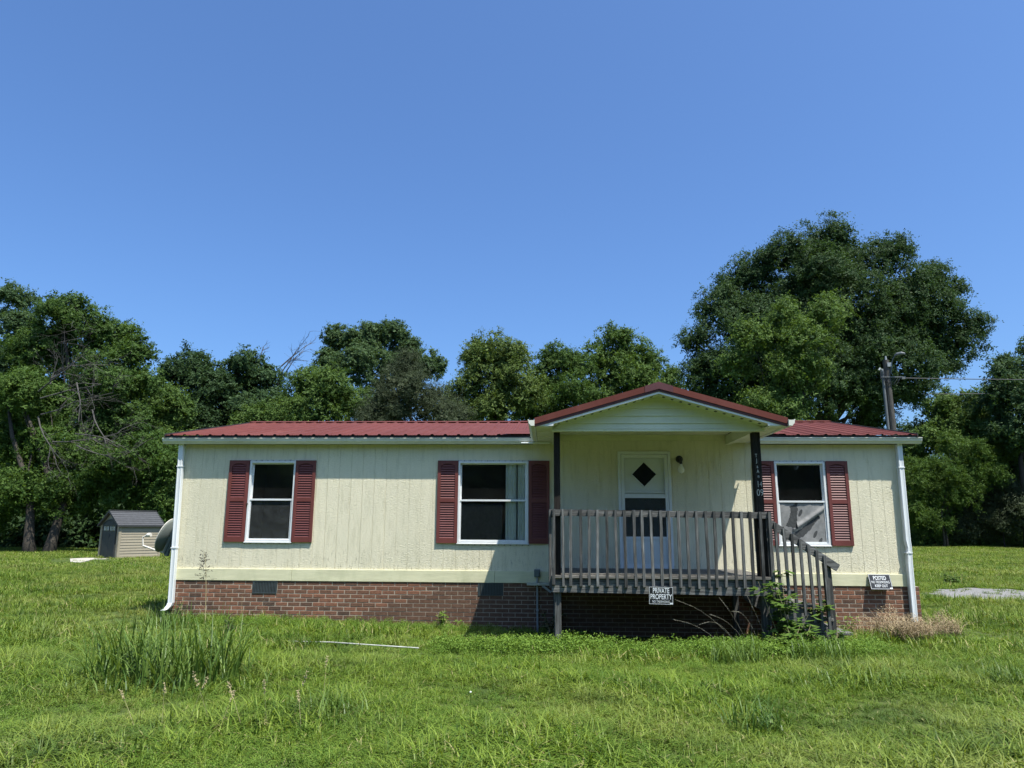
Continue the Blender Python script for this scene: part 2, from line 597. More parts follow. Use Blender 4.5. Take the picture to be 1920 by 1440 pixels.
# gable ends above the end walls
for sx in (-1, 1):
    MB().prism([(.0, 3.05), (6.8, 3.05), (3.4, 3.72)], 'x', sx * 6.02, sx * 6.095).build('gable_end', 'siding', house)
mb = MB().box(-5.99, 5.99, .11, 6.74, .70, .80)
mb.build('interior_floor', 'interior', house)
MB().box(-5.99, 5.99, .11, 6.74, 2.90, 2.96).build('interior_ceiling', 'interior', house)
mb = MB()
for x in (-3.3, 1.1, 3.0):
    mb.box(x, x + .1, .11, 6.7, .81, 2.89)
mb.box(-5.98, -3.31, 3.4, 3.5, .81, 2.89).box(-3.19, 1.09, 3.9, 4.0, .81, 2.89).box(3.11, 5.98, 3.4, 3.5, .81, 2.89)
mb.build('interior_partition', 'interior', house)

# grooved siding panels, 4 ft each with 8 in grooves
for k in range(11):
    X0, X1 = -6.17 + 1.22 * k, -6.17 + 1.22 * (k + 1)
    X0, X1 = max(X0, -6.095), min(X1, 6.095)
    if X1 - X0 < .02:
        continue
    mb = MB()
    y0 = rnd.uniform(-.002, .0005)
    for s in range(6):
        a = max(-6.17 + 1.22 * k + s * 1.22 / 6 + .0035, X0)
        b = min(-6.17 + 1.22 * k + (s + 1) * 1.22 / 6 - .0035, X1)
        if s == 0:
            a += .0045
        if b - a < .01:
            continue
        for p in pieces(a, b, .80, HT, OPEN):
            mb.box(p[0], p[1], y0 + rnd.uniform(-.0008, .0008), .003, p[2], p[3])
    mb.build('siding_panel', 'siding', house)

# bottom trim boards
js = [-6.115, -4.05, -.62, 2.2, 4.62, 6.115]
for a, b in zip(js, js[1:]):
    MB().box(a + .002, b - .002, -.028, .006, .637, .828, .003).build('trim_board', 'trim_cream', house)
# upper band under the eave and the header on the porch wall
MB().box(-6.1, .1, -.02, .006, 2.965, 3.0).build('eave_trim', 'trim_cream', house)
MB().box(3.6, 6.1, -.02, .006, 2.965, 3.0).build('eave_trim', 'trim_cream', house)
MB().box(-.012, .10, -.236, -.002, 3.034, 3.06).build('eave_closure', 'fascia_dark', house)  # added filler closing the gap where a streak of sun leaked through
MB().box(.30, 3.40, -.022, .006, 3.002, 3.12).build('header_board', 'trim_cream', house)

# ---- brick skirting
mb = MB()
mb.box(-6.10, 6.25, -.0115, .11, -.55, .634)
mb.box(-6.10, -6.0, .11, 6.8, -.55, .634).box(6.13, 6.25, .11, 6.8, -.55, .634).box(-6.1, 6.25, 6.8, 6.9, -.55, .634)
mb.build('mortar_bed', 'mortar', house)
VENTS = [(-4.70, -4.285), (-.892, -.478)]
brick_me = {}


def brick_mesh(L):
    key = round(L, 3)
    if key not in brick_me:
        bmx = bmesh.new()
        bmesh.ops.create_cube(bmx, size=1)
        for v in bmx.verts:
            v.co = Vector((v.co.x * L, v.co.y * .05, v.co.z * .0567))
        bmesh.ops.bevel(bmx, geom=[e for e in bmx.edges if all(v.co.y < 0 for v in e.verts)], offset=.004, segments=1, affect='EDGES')
        me = bpy.data.meshes.new('brick')
        bmx.to_mesh(me)
        bmx.free()
        me.materials.append(MT['brick'])
        brick_me[key] = me
    return brick_me[key]


allb = []
PITCH = .2117
for row in range(15):
    z = .634 - .0677 * (row + .5)
    x = -6.10 - (PITCH / 2 if row % 2 else 0)
    while x < 6.25:
        a, b = max(x + .0052, -6.10), min(x + PITCH - .0052, 6.25)
        x += PITCH
        if b - a < .04:
            continue
        segs = [(a, b)]
        if row < 3:
            for v0, v1 in VENTS:
                segs = [q for (p0, p1) in segs for q in ((p0, min(p1, v0 - .008)), (max(p0, v1 + .008), p1)) if q[1] - q[0] > .03]
        for p0, p1 in segs:
            allb.append((row, (p0 + p1) / 2, z, p1 - p0))


def brick_rank(t):
    row, x, z, L = t
    if z < gh(x, -.1) + .03:
        return 1e3 + row
    hid = 400 if (.45 < x < 3.3) else 0        # behind the deck
    hid += 150 if L < .08 else 0
    return hid + abs(x - .3) * -1.0 + row * .2


allb.sort(key=brick_rank)
rest = MB()
for i, (row, x, z, L) in enumerate(allb):
    y = .012 + rnd.uniform(-.0032, -.0004)
    if i < 300:
        o = link('brick', brick_mesh(round(L, 2)), house, (x, y, z))
        o.rotation_euler = (0, rnd.uniform(-.006, .006), 0)
    else:
        rest.box(x - L / 2, x + L / 2, y - .025, y + .025, z - .0278, z + .0278)
# return on the right-hand end
for row in range(11):
    z = .634 - .0677 * (row + .5)
    for q in range(8):
        rest.box(6.24, 6.262, .13 + q * .2117, .13 + q * .2117 + .2, z - .0287, z + .0287)
rest.build('brickwork', 'brick', house, kind='stuff')

# ---- foundation vents
for v0, v1 in VENTS:
    mb = MB()
    mb.box(v0, v1, -.024, .0, .430, .443).box(v0, v1, -.024, .0, .622, .634).box(v0, v0 + .012, -.024, .0, .443, .622).box(v1 - .012, v1, -.024, .0, .443, .622)
    f = mb.build('foundation_vent', 'vent', house)
    mb = MB()
    for k in range(15):
        x = v0 + .026 + k * (v1 - v0 - .052) / 14
        mb.box(x - .006, x + .006, -.021, -.0144, .443, .622)
    mb.build('vent_slat', 'vent', f, kind='stuff')
    MB().box(v0 + .012, v1 - .012, -.0142, -.0118, .443, .622).build('vent_backing', 'black_metal', f)

# ---- shutters
SW, SZ0, SZ1, ST = .353, 1.272, 2.660, .036
lou = MB().add([(-.122, -.030, -.017), (.122, -.030, -.017), (.122, -.010, .019), (-.122, -.010, .019),
                (-.122, -.024, -.020), (.122, -.024, -.020), (.122, -.004, .016), (-.122, -.004, .016)],
               [(0, 1, 2, 3), (7, 6, 5, 4), (0, 4, 5, 1), (3, 2, 6, 7), (0, 3, 7, 4), (1, 5, 6, 2)]).mesh('louver', 'shutter')
for sx0 in (-5.267, -4.095, -1.617, -.055, 3.712, 4.925):
    x0, x1 = sx0, sx0 + SW
    cx = (x0 + x1) / 2
    rx = .053
    mb = MB()
    mb.box(x0, x0 + rx, -ST, -.003, SZ0, SZ1, .003).box(x1 - rx, x1, -ST, -.003, SZ0, SZ1, .003)
    mid = (SZ0 + SZ1) / 2 + .02
    mb.box(x0 + rx, x1 - rx, -ST + .002, -.003, SZ0, SZ0 + .085).box(x0 + rx, x1 - rx, -ST + .002, -.003, mid - .032, mid + .032)
    # arched top rail
    prof = [(x0 + rx, SZ1), (x0 + rx, SZ1 - .085)]
    for k in range(9):
        t = k / 8
        prof.append((x0 + rx + t * (SW - 2 * rx), SZ1 - .085 + .032 * math.sin(math.pi * t)))
    prof.append((x1 - rx, SZ1))
    mb.prism(prof, 'y', -ST + .002, -.003)
    mb.box(x0 + .01, x1 - .01, -.004, -.0012, SZ0 + .01, SZ1 - .01)
    sh = mb.build('shutter', 'shutter', house)
    for z0, z1, n in ((SZ0 + .085, mid - .032, 15), (mid + .032, SZ1 - .062, 14)):
        for k in range(n):
            z = z0 + (k + .5) * (z1 - z0) / n
            link('louver', lou, sh, (cx, 0, z))

# ---- windows
for wi, (a, b) in enumerate(WINS):
    mb = MB()
    y0, y1 = -.022, .09
    fw = .034
    mb.box(a, a + fw, y0, y1, WZ0, WZ1, .003).box(b - fw, b, y0, y1, WZ0, WZ1, .003)
    mb.box(a + fw, b - fw, y0 + .001, y1, WZ0, WZ0 + fw).box(a + fw, b - fw, y0 + .001, y1, WZ1 - fw * .8, WZ1)
    mb.box(a - .012, b + .012, -.034, .0, WZ0 - .016, WZ0 - .001, .003)
    w = mb.build('window', 'white_metal', house)
    # nailing flange with caulk and screws
    mb = MB()
    t = .022
    mb.box(a - t, a - .0005, -.006, -.0005, WZ0 - t, WZ1 + t).box(b + .0005, b + t, -.006, -.0005, WZ0 - t, WZ1 + t)
    mb.box(a - .0005, b + .0005, -.0065, -.0005, WZ1 + .0005, WZ1 + t).box(a - .0005, b + .0005, -.0065, -.0005, WZ0 - t - .01, WZ0 - .017)
    k = a
    while k < b:
        for zz in (WZ1 + .017, WZ0 - .034):
            mb.box(k, k + rnd.uniform(.03, .06), -.007, -.0007, zz, zz + rnd.uniform(.008, .016))
        k += .085
    mb.build('window_flange', 'caulk', w)
    mb = MB()
    n = int((b - a) / .095)
    for k in range(n + 1):
        x = a + (b - a) * k / n
        for zz in (WZ1 + .012, WZ0 - .028):
            mb.box(x - .006, x + .006, -.0105, -.0062, zz - .006, zz + .006)
    for k in range(12):
        z = WZ0 + (WZ1 - WZ0) * k / 11
        for x in (a - .012, b + .012):
            mb.box(x - .005, x + .005, -.010, -.0062, z - .005, z + .005)
    mb.build('flange_screw', 'screw', w, kind='stuff')
    mz = 1.972
    mb = MB()
    s = .022
    A, B = a + fw, b - fw
    z0, z1 = WZ0 + fw, WZ1 - fw * .8
    mb.box(A, A + s, .035, .06, mz, z1).box(B - s, B, .035, .06, mz, z1).box(A + s, B - s, .0345, .06, z1 - s, z1).box(A + s, B - s, .0345, .06, mz, mz + .02)
    mb.build('upper_sash', 'white_metal', w)
    mb = MB()
    mb.box(A, A + s, -.004, .03, z0, mz).box(B - s, B, -.004, .03, z0, mz).box(A + s, B - s, -.005, .03, z0, z0 + s).box(A, B, -.012, .034, mz, mz + .030)
    mb.build('lower_sash', 'white_metal', w)
    MB().box(A + s, B - s, .046, .049, mz + .02, z1 - s).build('pane', 'glass', w)
    MB().box(A + s, B - s, .014, .017, z0 + s, mz).build('pane', 'glass' if wi else 'glass_dark', w)
    if wi == 1:
        MB().box(A + s, A + s + .70, .0185, .0205, z0 + s, mz - .05).build('lower_screen', 'screen_shade', w)
    if wi == 0:
        MB().box(a - .008, a + .012, -.045, -.023, 1.90, 1.925).build('sash_latch', 'screw', w)
    if wi == 2:
        # torn, sagging insect screen with folds
        nx, nz = 64, 50
        V, F = [], []
        XX0, XX1, ZZ0, ZZ1 = A + s + .002, B - s - .002, z0 + s, mz - .012

        POLY = (((.22, .92), (.33, .96), (.41, .86), (.37, .62), (.36, .34), (.10, .40), (.19, .60), (.24, .78)),
                ((.30, .24), (.45, .34), (.66, .53), (.86, .69), (.90, .62), (.78, .50), (.64, .30), (.48, .13), (.30, .06), (.18, .07)))

        def hole(u, v):
            for P in POLY:
                c = False
                for (ax, ay), (bx, by) in zip(P, P[1:] + P[:1]):
                    if (ay > v) != (by > v) and u < (bx - ax) * (v - ay) / (by - ay) + ax:
                        c = not c
                if c:
                    return True
            return False
        for j in range(nz + 1):
            for i in range(nx + 1):
                u, v = i / nx, j / nz
                x = XX0 + u * (XX1 - XX0)
                z = ZZ0 + v * (ZZ1 - ZZ0)
                f1 = math.exp(-((v - .17 - .70 * u ** 1.15) / .07) ** 2) * (u > .25)
                y = .006 - .030 * f1 + .004 * math.sin(9 * u + 5 * v) + .002 * math.sin(31 * u - 17 * v)
                V.append((x, y, z))
        for j in range(nz):
            for i in range(nx):
                if hole((i + .5) / nx, (j + .5) / nz):
                    continue
                q = j * (nx + 1) + i
                F.append((q, q + 1, q + nx + 2, q + nx + 1))
        MB().add(V, F).build('torn_screen', 'screen', w, smooth=True)
        MB().box(XX0, XX1, .0105, .0125, ZZ0, ZZ1).build('fold_shade_sheet', 'screen_shade', w)  # dark sheet added behind the cutouts to paint the shade in the folds
    tag_o = None
# curtain hanging inside the middle window
V, F = [], []
n = 44
for i in range(n + 1):
    x = -.452 + .365 * i / n
    y = .088 + .016 * math.sin(i * .95) + .008 * math.sin(i * 2.3)
    V += [(x, y, 1.2), (x + .006 * math.sin(i), y + .004, 2.66)]
for i in range(n):
    if 22 <= i <= 24:
        continue
    F.append((2 * i, 2 * i + 2, 2 * i + 3, 2 * i + 1))
cu = MB().add(V, F).build('curtain', 'curtain', None, origin=(-.27, .135, 1.2), smooth=True)
cu.location = (-.27, .135, 1.2)
tag(cu, 'white pleated curtain hanging inside the right side of the middle window', 'curtain')

# ---- front door
a, b, z0, z1 = DOOR
mb = MB()
mb.box(a, a + .045, -.03, .09, z0, z1, .004).box(b - .045, b, -.03, .09, z0, z1, .004).box(a + .045, b - .045, -.029, .09, z1 - .045, z1)
mb.box(a, b, -.05, .09, z0 - .03, z0 - .001)
mb.build('door_frame', 'white_metal', house)
A, B = a + .048, b - .048
mb = MB()
mb.box(A, A + .055, -.026, .008, z0 + .004, z1 - .05, .004).box(B - .055, B, -.026, .008, z0 + .004, z1 - .05, .004)
mb.box(A + .055, B - .055, -.025, .008, z1 - .11, z1 - .05).box(A + .055, B - .055, -.028, .008, 2.035, 2.075).box(A + .055, B - .055, -.025, .008, 1.36, 1.40)
mb.box(A + .055, B - .055, -.025, .008, z0 + .004, z0 + .07)
door = mb.build('storm_door', 'white_metal', house)
MB().box(A + .055, B - .055, -.012, .004, z0 + .07, 1.36).box(A + .11, B - .11, -.017, -.0125, z0 + .12, 1.31, .004).build('kick_panel', 'door_white', door)
MB().box(A + .055, B - .055, -.006, -.003, 1.40, 2.035).build('lower_pane', 'glass_dark', door)
MB().box(A + .055, B - .055, -.018, -.012, 2.075, 2.10).box(A + .055, B - .055, -.020, -.013, 2.125, 2.14).build('pane_rail', 'white_metal', door)
MB().box(b - .135, b - .115, -.06, -.026, 1.66, 1.69, .004).box(b - .132, b - .118, -.07, -.055, 1.56, 1.70, .004).build('door_handle', 'black_metal', door)
inner = MB().box(A, B, .03, .07, z0, z1 - .05).build('inner_door', 'door_white', house)
cx = (A + B) / 2
r = .215
MB().prism([(cx - r, 2.435), (cx, 2.435 - r), (cx + r, 2.435), (cx, 2.435 + r)], 'y', .022, .0298).build('diamond_window', 'black_glass', inner)
mb = MB()
for s0, s1 in (((cx - r, 2.435), (cx, 2.435 - r)), ((cx, 2.435 - r), (cx + r, 2.435)), ((cx + r, 2.435), (cx, 2.435 + r)), ((cx, 2.435 + r), (cx - r, 2.435))):
    mb.bar((s0[0], .022, s0[1]), (s1[0], .022, s1[1]), .016, .014, (0, 1, 0))
mb.build('diamond_frame', 'door_white', inner)
MB().tube([(B - .09, .03, 1.80), (B - .09, .0, 1.80)], [.012, .03], 10).build('door_knob', 'black_metal', inner)
# lower half of the inner door reads dark behind the screened glass
MB().box(A + .02, B - .02, .012, .016, 1.38, 2.04).build('door_screen', 'screen', door)

# ---- eave: fascia, gutters, downspouts
MB().box(-6.35, .02, -.09, -.062, 2.93, 3.072).box(3.70, 6.36, -.09, -.062, 2.93, 3.072).build('fascia_board', 'fascia_dark', house)
MB().box(-6.35, .02, -.062, .0, 2.945, 2.962).box(3.70, 6.36, -.062, .0, 2.945, 2.962).build('soffit', 'vinyl', house)
gprof = [(-.092, 2.934), (-.165, 2.932), (-.178, 2.955), (-.200, 2.975), (-.207, 3.004), (-.207, 3.018), (-.218, 3.020), (-.218, 3.032), (-.196, 3.032), (-.196, 2.990),
         (-.170, 2.946), (-.098, 2.946), (-.098, 3.026), (-.092, 3.026)]
for x0, x1, dz in ((-6.415, .03, 0), (3.69, 6.455, .006)):
    mb = MB().prism([(p[0], p[1] + dz) for p in gprof], 'x', x0, x1)
    solid = [(-.0921, 2.9341 + dz), (-.165, 2.932 + dz), (-.178, 2.955 + dz), (-.200, 2.975 + dz), (-.207, 3.004 + dz), (-.207, 3.02 + dz), (-.0921, 3.02 + dz)]
    mb.prism(solid, 'x', x0 - .002, x0 + .002).prism(solid, 'x', x1 - .002, x1 + .002)
    mb.build('gutter', 'gutter', house)
MB().box(-.18, .30, -.30, -.24, 2.925, 2.945, .004).build('gutter_outlet', 'downspout', house)
for sx, dent in ((-1, 0), (1, 1)):
    xt, xb = sx * 6.13, sx * (6.055 if sx < 0 else 6.10)
    zb = .27 if sx < 0 else .10
    mb = MB()
    zs = [2.94, 2.6, 2.2, 1.8, 1.36, 1.25, 1.0, .6, zb]
    prev = None
    for z in zs:
        t = (2.94 - z) / 2.84
        x = xt + (xb - xt) * t + (.014 if (dent and abs(z - 1.25) < .02) else 0)
        w = .042 - (.006 if (dent and abs(z - 1.25) < .02) else 0)
        ring = [(x - w, -.028, z), (x - w, -.098, z), (x - w * .75, -.106, z), (x - w * .3, -.100, z), (x + w * .3, -.100, z), (x + w * .75, -.106, z), (x + w, -.098, z), (x + w, -.028, z)]
        if prev:
            mb.add(prev + ring, [(i, (i + 1) % 8, 8 + (i + 1) % 8, 8 + i) for i in range(8)])
        prev = ring
    if sx < 0:
        # shoe: kicks out to the left and front
        for dx, dy, dz in ((-.012, -.015, -.05), (-.035, -.03, -.05), (-.03, -.02, -.015)):
            ring = [(p[0] + dx, p[1] + dy, p[2] + dz) for p in prev]
            mb.add(prev + ring, [(i, (i + 1) % 8, 8 + (i + 1) % 8, 8 + i) for i in range(8)])
            prev = ring
    ds = mb.build('downspout', 'downspout', house)
    mb = MB()
    for z in (2.54, 1.16):
        x = xt + (xb - xt) * (2.94 - z) / 2.84
        mb.box(x - .05, x + .05, -.110, -.02, z, z + .02)
    mb.build('strap', 'downspout', ds)

# ---- main roof
SL = .203
EY, EZ = -.235, 3.075
RY = 3.40
RZ = EZ + (RY - EY) * SL


def rib_panel(x0, w, ya, back=False):
    prof = []
    nr = 4
    for k in range(nr):
        c = x0 + (k + .5) * w / nr
        prof += [(c - .034, 0), (c - .016, .019), (c + .016, .019), (c + .034, 0)]
        prof += [(c + .070, 0), (c + .078, .006), (c + .086, 0)]
        if k < nr - 1:
            prof += [(c + .142, 0), (c + .150, .006), (c + .158, 0)]
    prof = [(x0, 0)] + prof + [(x0 + w, 0)]
    V = []
    ends = ((ya, EZ + (ya - EY) * SL), (RY, RZ)) if not back else ((2 * RY + .235, EZ), (RY, RZ))
    for y, z in ends:
        V += [(x, y, z + h) for x, h in prof]
    n = len(prof)
    for y, z in ends:
        V += [(x, y, z + h - .004) for x, h in prof]
    F = [(i, i + 1, n + i + 1, n + i) for i in range(n - 1)]
    F += [(2 * n + i, 3 * n + i, 3 * n + i + 1, 2 * n + i + 1) for i in range(n - 1)]
    F += [(i, 2 * n + i, 2 * n + i + 1, i + 1) for i in range(n - 1)] + [(n + i, n + i + 1, 3 * n + i + 1, 3 * n + i) for i in range(n - 1)]
    F += [(0, n, 3 * n, 2 * n), (n - 1, 3 * n - 1, 4 * n - 1, 2 * n - 1)]
    return MB().add(V, F)


PW = .9085
for k in range(14):
    x0 = -6.355 + k * PW
    ya = .03 if 7 <= k <= 10 else EY
    rib_panel(x0, PW - .001, ya).build('roof_panel', 'red_metal', house)
bk = MB()
for k in range(14):
    q = rib_panel(-6.355 + k * PW, PW - .001, 0, True)
    bk.add(q.v, q.f)
bk.build('rear_roof', 'red_metal', house)
# ridge cap, rake trims, dark strip below the sheet ends
MB().prism([(RY - .17, RZ - .012), (RY - .17, RZ - .002), (RY, RZ + .036), (RY + .17, RZ - .002), (RY + .17, RZ - .012), (RY, RZ + .02)], 'x', -6.37, 6.38).build('ridge_cap', 'red_metal', house)
for x0, x1 in ((-6.372, -6.357), (6.366, 6.381)):
    mb = MB()
    mb.hexa([(x0, EY, EZ - .045), (x1, EY, EZ - .045), (x1, RY, RZ - .045), (x0, RY, RZ - .045), (x0, EY, EZ + .024), (x1, EY, EZ + .024), (x1, RY, RZ + .024), (x0, RY, RZ + .024)])
    mb.hexa([(x0, RY, RZ - .045), (x1, RY, RZ - .045), (x1, 7.03, EZ - .045), (x0, 7.03, EZ - .045), (x0, RY, RZ + .024), (x1, RY, RZ + .024), (x1, 7.03, EZ + .024), (x0, 7.03, EZ + .024)])
    mb.build('rake_trim', 'fascia_dark', house)
MB().box(-6.35, .02, -.222, -.10, 3.046, 3.066).box(3.75, 6.36, -.222, -.10, 3.046, 3.066).build('eave_batten', 'fascia_dark', house)
# flat flashing sheets beside the porch roof
for s in (-1, 1):
    xo = .06 if s < 0 else 3.64
    pts = [(xo + s * .62, EY - .01), (xo, EY - .01), (xo - s * .25, 1.2), (xo, 1.15)]
    P = [(x, y, EZ + (y - EY) * SL + .024) for x, y in pts]
    P2 = [(x, y, z - .003) for x, y, z in P]
    MB().hexa(P2 + P).build('valley_flashing', 'red_metal', house)

# ================================================================== PORCH
porch = thing('porch', 'weathered wooden front porch with railing and red gabled roof', 'porch', (1.85, -.9, -.1))
DY = -1.83
DX0, DX1 = .335, 3.385
# deck boards run along the wall, rim joists below
yb = -.035
k = 0
while yb > DY - .03:
    y0 = max(yb - .139, DY - .035)
    MB().box(DX0 - .02 + rnd.uniform(-.008, .008), DX1 + .02 + rnd.uniform(-.01, .01), y0 + .003, yb - .003, .848 + rnd.uniform(-.002, .002), .885 + rnd.uniform(-.003, .003), .004).build('deck_board', 'wood_deck', porch)
    yb -= .142
mb = MB()
mb.hexa([(DX0 - .03, DY, .655), (DX1 + .03, DY, .628), (DX1 + .03, DY + .04, .628), (DX0 - .03, DY + .04, .655), (DX0 + .0, DY, .843), (DX1 + .01, DY, .843), (DX1 + .01, DY + .04, .843), (DX0, DY + .04, .843)])
mb.build('rim_board', 'wood_x', porch)
for x in (DX0, DX1 - .04):
    MB().box(x, x + .04, DY + .042, -.03, .655, .843).build('rim_board', 'wood_y', porch)
for q in range(1, 7):
    x = DX0 + q * (DX1 - DX0) / 7
    MB().box(x - .019, x + .019, DY + .042, -.04, .66, .843).build('joist', 'wood_y', porch)
# posts
for x, nm in ((.397, 'l'), (3.285, 'r')):
    w = .046 if nm == 'l' else .056
    MB().box(x - w, x + w, DY + .045, DY + .045 + 2 * w, .887, 2.918, .004).build('post', 'post_dark', porch)
    MB().box(x - w + .0, x + w, DY + .045, DY + .045 + 2 * w, -.45, .653, .006).build('post_foot', 'wood_z', porch)
for x in (.397, 3.285):
    MB().box(x - .045, x + .045, -.14, -.05, -.4, .655, .005).build('post_foot', 'wood_z', porch)
# front railing
RT0, RT1 = 1.80, 1.772
yr = DY - .002
MB().hexa([(DX0 - .015, yr + .002, RT0 - .09), (DX1 + .02, yr + .002, RT1 - .09), (DX1 + .02, yr + .04, RT1 - .09), (DX0 - .015, yr + .04, RT0 - .09),
           (DX0 - .015, yr + .002, RT0), (DX1 + .02, yr + .002, RT1), (DX1 + .02, yr + .04, RT1), (DX0 - .015, yr + .04, RT0)]).build('top_rail', 'wood_x', porch)
nb = 25
for k in range(nb):
    t = k / (nb - 1)
    x = DX0 + .005 + t * (DX1 - DX0 - .02) + rnd.uniform(-.008, .008)
    zt = RT0 + (RT1 - RT0) * t + .004
    zb = .735 - .02 * t + rnd.uniform(-.012, .012)
    ln = rnd.uniform(-.010, .010)
    w = .0185 + rnd.uniform(-.001, .0015)
    mb = MB()
    y0, y1 = DY - .040, DY - .004
    # three slightly warped lengths with a slanted lower cut
    zz = [zb, zb + .35, zb + .7, zt]
    xx = [x + ln, x + ln * .6 + rnd.uniform(-.004, .004), x + ln * .2 + rnd.uniform(-.004, .004), x]
    yy = [0, rnd.uniform(-.004, .001), rnd.uniform(-.004, .001), 0]
    V = []
    for z, xc, yo in zip(zz, xx, yy):
        V += [(xc - w, y0 + yo, z + (.012 if z == zb else 0)), (xc + w, y0 + yo, z + (.012 if z == zb else 0)), (xc + w, y1 + min(0, yo), z), (xc - w, y1 + min(0, yo), z)]
    F = [(3, 2, 1, 0), (12, 13, 14, 15)]
    for j in range(3):
        for i in range(4):
            F.append((4 * j + i, 4 * j + (i + 1) % 4, 4 * j + 4 + (i + 1) % 4, 4 * j + 4 + i))
    mb.add(V, F)
    bo = mb.build('baluster', 'wood_z', porch)
    bo.data.materials.append(MT['end_grain_sunlit'])  # upward faces get a paler end grain that paints in the sunlit highlight
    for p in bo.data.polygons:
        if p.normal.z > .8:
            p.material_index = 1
# left side railing
MB().box(DX0 - .02, DX0 + .018, DY + .042, -.04, 1.71, 1.80).build('top_rail', 'wood_y', porch)
for q in range(12):
    y = DY + .1 + q * .142
    MB().box(DX0 - .058, DX0 - .021, y - .018, y + .018, .70, 1.80).build('baluster', 'wood_z', porch)
# newel beside the steps
MB().box(3.345, 3.43, DY + .045, DY + .13, .30, 1.775, .004).build('newel', 'wood_z', porch)
MB().box(3.225, 3.262, DY + .16, DY + .20, .887, 1.76).build('baluster', 'wood_z', porch)
# steps to the right
SX0, SZT, SX1, SZB = 3.40, 1.672, 4.285, 1.068
for yy in (DY,):
    MB().bar((SX0, yy + .018, SZT - .055), (SX1, yy + .018, SZB - .055), .038, .10).build('stair_rail', 'wood_x', porch)
    for x in (3.452, 3.565, 3.672, 3.780, 3.888, 3.995, 4.10):
        t = (x - SX0) / (SX1 - SX0)
        zt = SZT + (SZB - SZT) * t - .012
        zb = .60 - (x - 3.45) * .72 + rnd.uniform(-.02, .02)
        ln = rnd.uniform(-.004, .022)
        MB().hexa([(x - .018 + ln, yy - .040, zb), (x + .018 + ln, yy - .040, zb), (x + .018 + ln, yy - .003, zb), (x - .018 + ln, yy - .003, zb),
                   (x - .018, yy - .040, zt), (x + .018, yy - .040, zt), (x + .018, yy - .003, zt), (x - .018, yy - .003, zt)]).build('baluster', 'wood_z', porch)
    MB().hexa([(4.135, yy + .04, -.2), (4.225, yy + .04, -.2), (4.225, yy + .13, -.2), (4.135, yy + .13, -.2),
               (4.11, yy + .04, 1.08), (4.20, yy + .04, 1.04), (4.20, yy + .13, 1.04), (4.11, yy + .13, 1.08)]).build('newel', 'wood_z', porch)
for yy in (DY + .045, -.10):
    MB().hexa([(3.43, yy, .42), (4.30, yy, -.17), (4.30, yy + .038, -.17), (3.43, yy + .038, .42), (3.43, yy, .70), (4.30, yy, .10), (4.30, yy + .038, .10), (3.43, yy + .038, .70)]).build('stringer', 'wood_x', porch)
for q in range(4):
    x = 3.44 + q * .24
    z = .66 - q * .18
    MB().box(x, x + .26, DY + .02, -.04, z, z + .037, .004).build('stair_tread', 'wood_y', porch)

# ---- porch roof
CX = 1.85
PS = .287
EX0, EX1 = .075, 3.625
PRZ = 3.555                    # underside of the sheet at the ridge
FY = -2.15


def pz(x):
    return PRZ - abs(x - CX) * PS


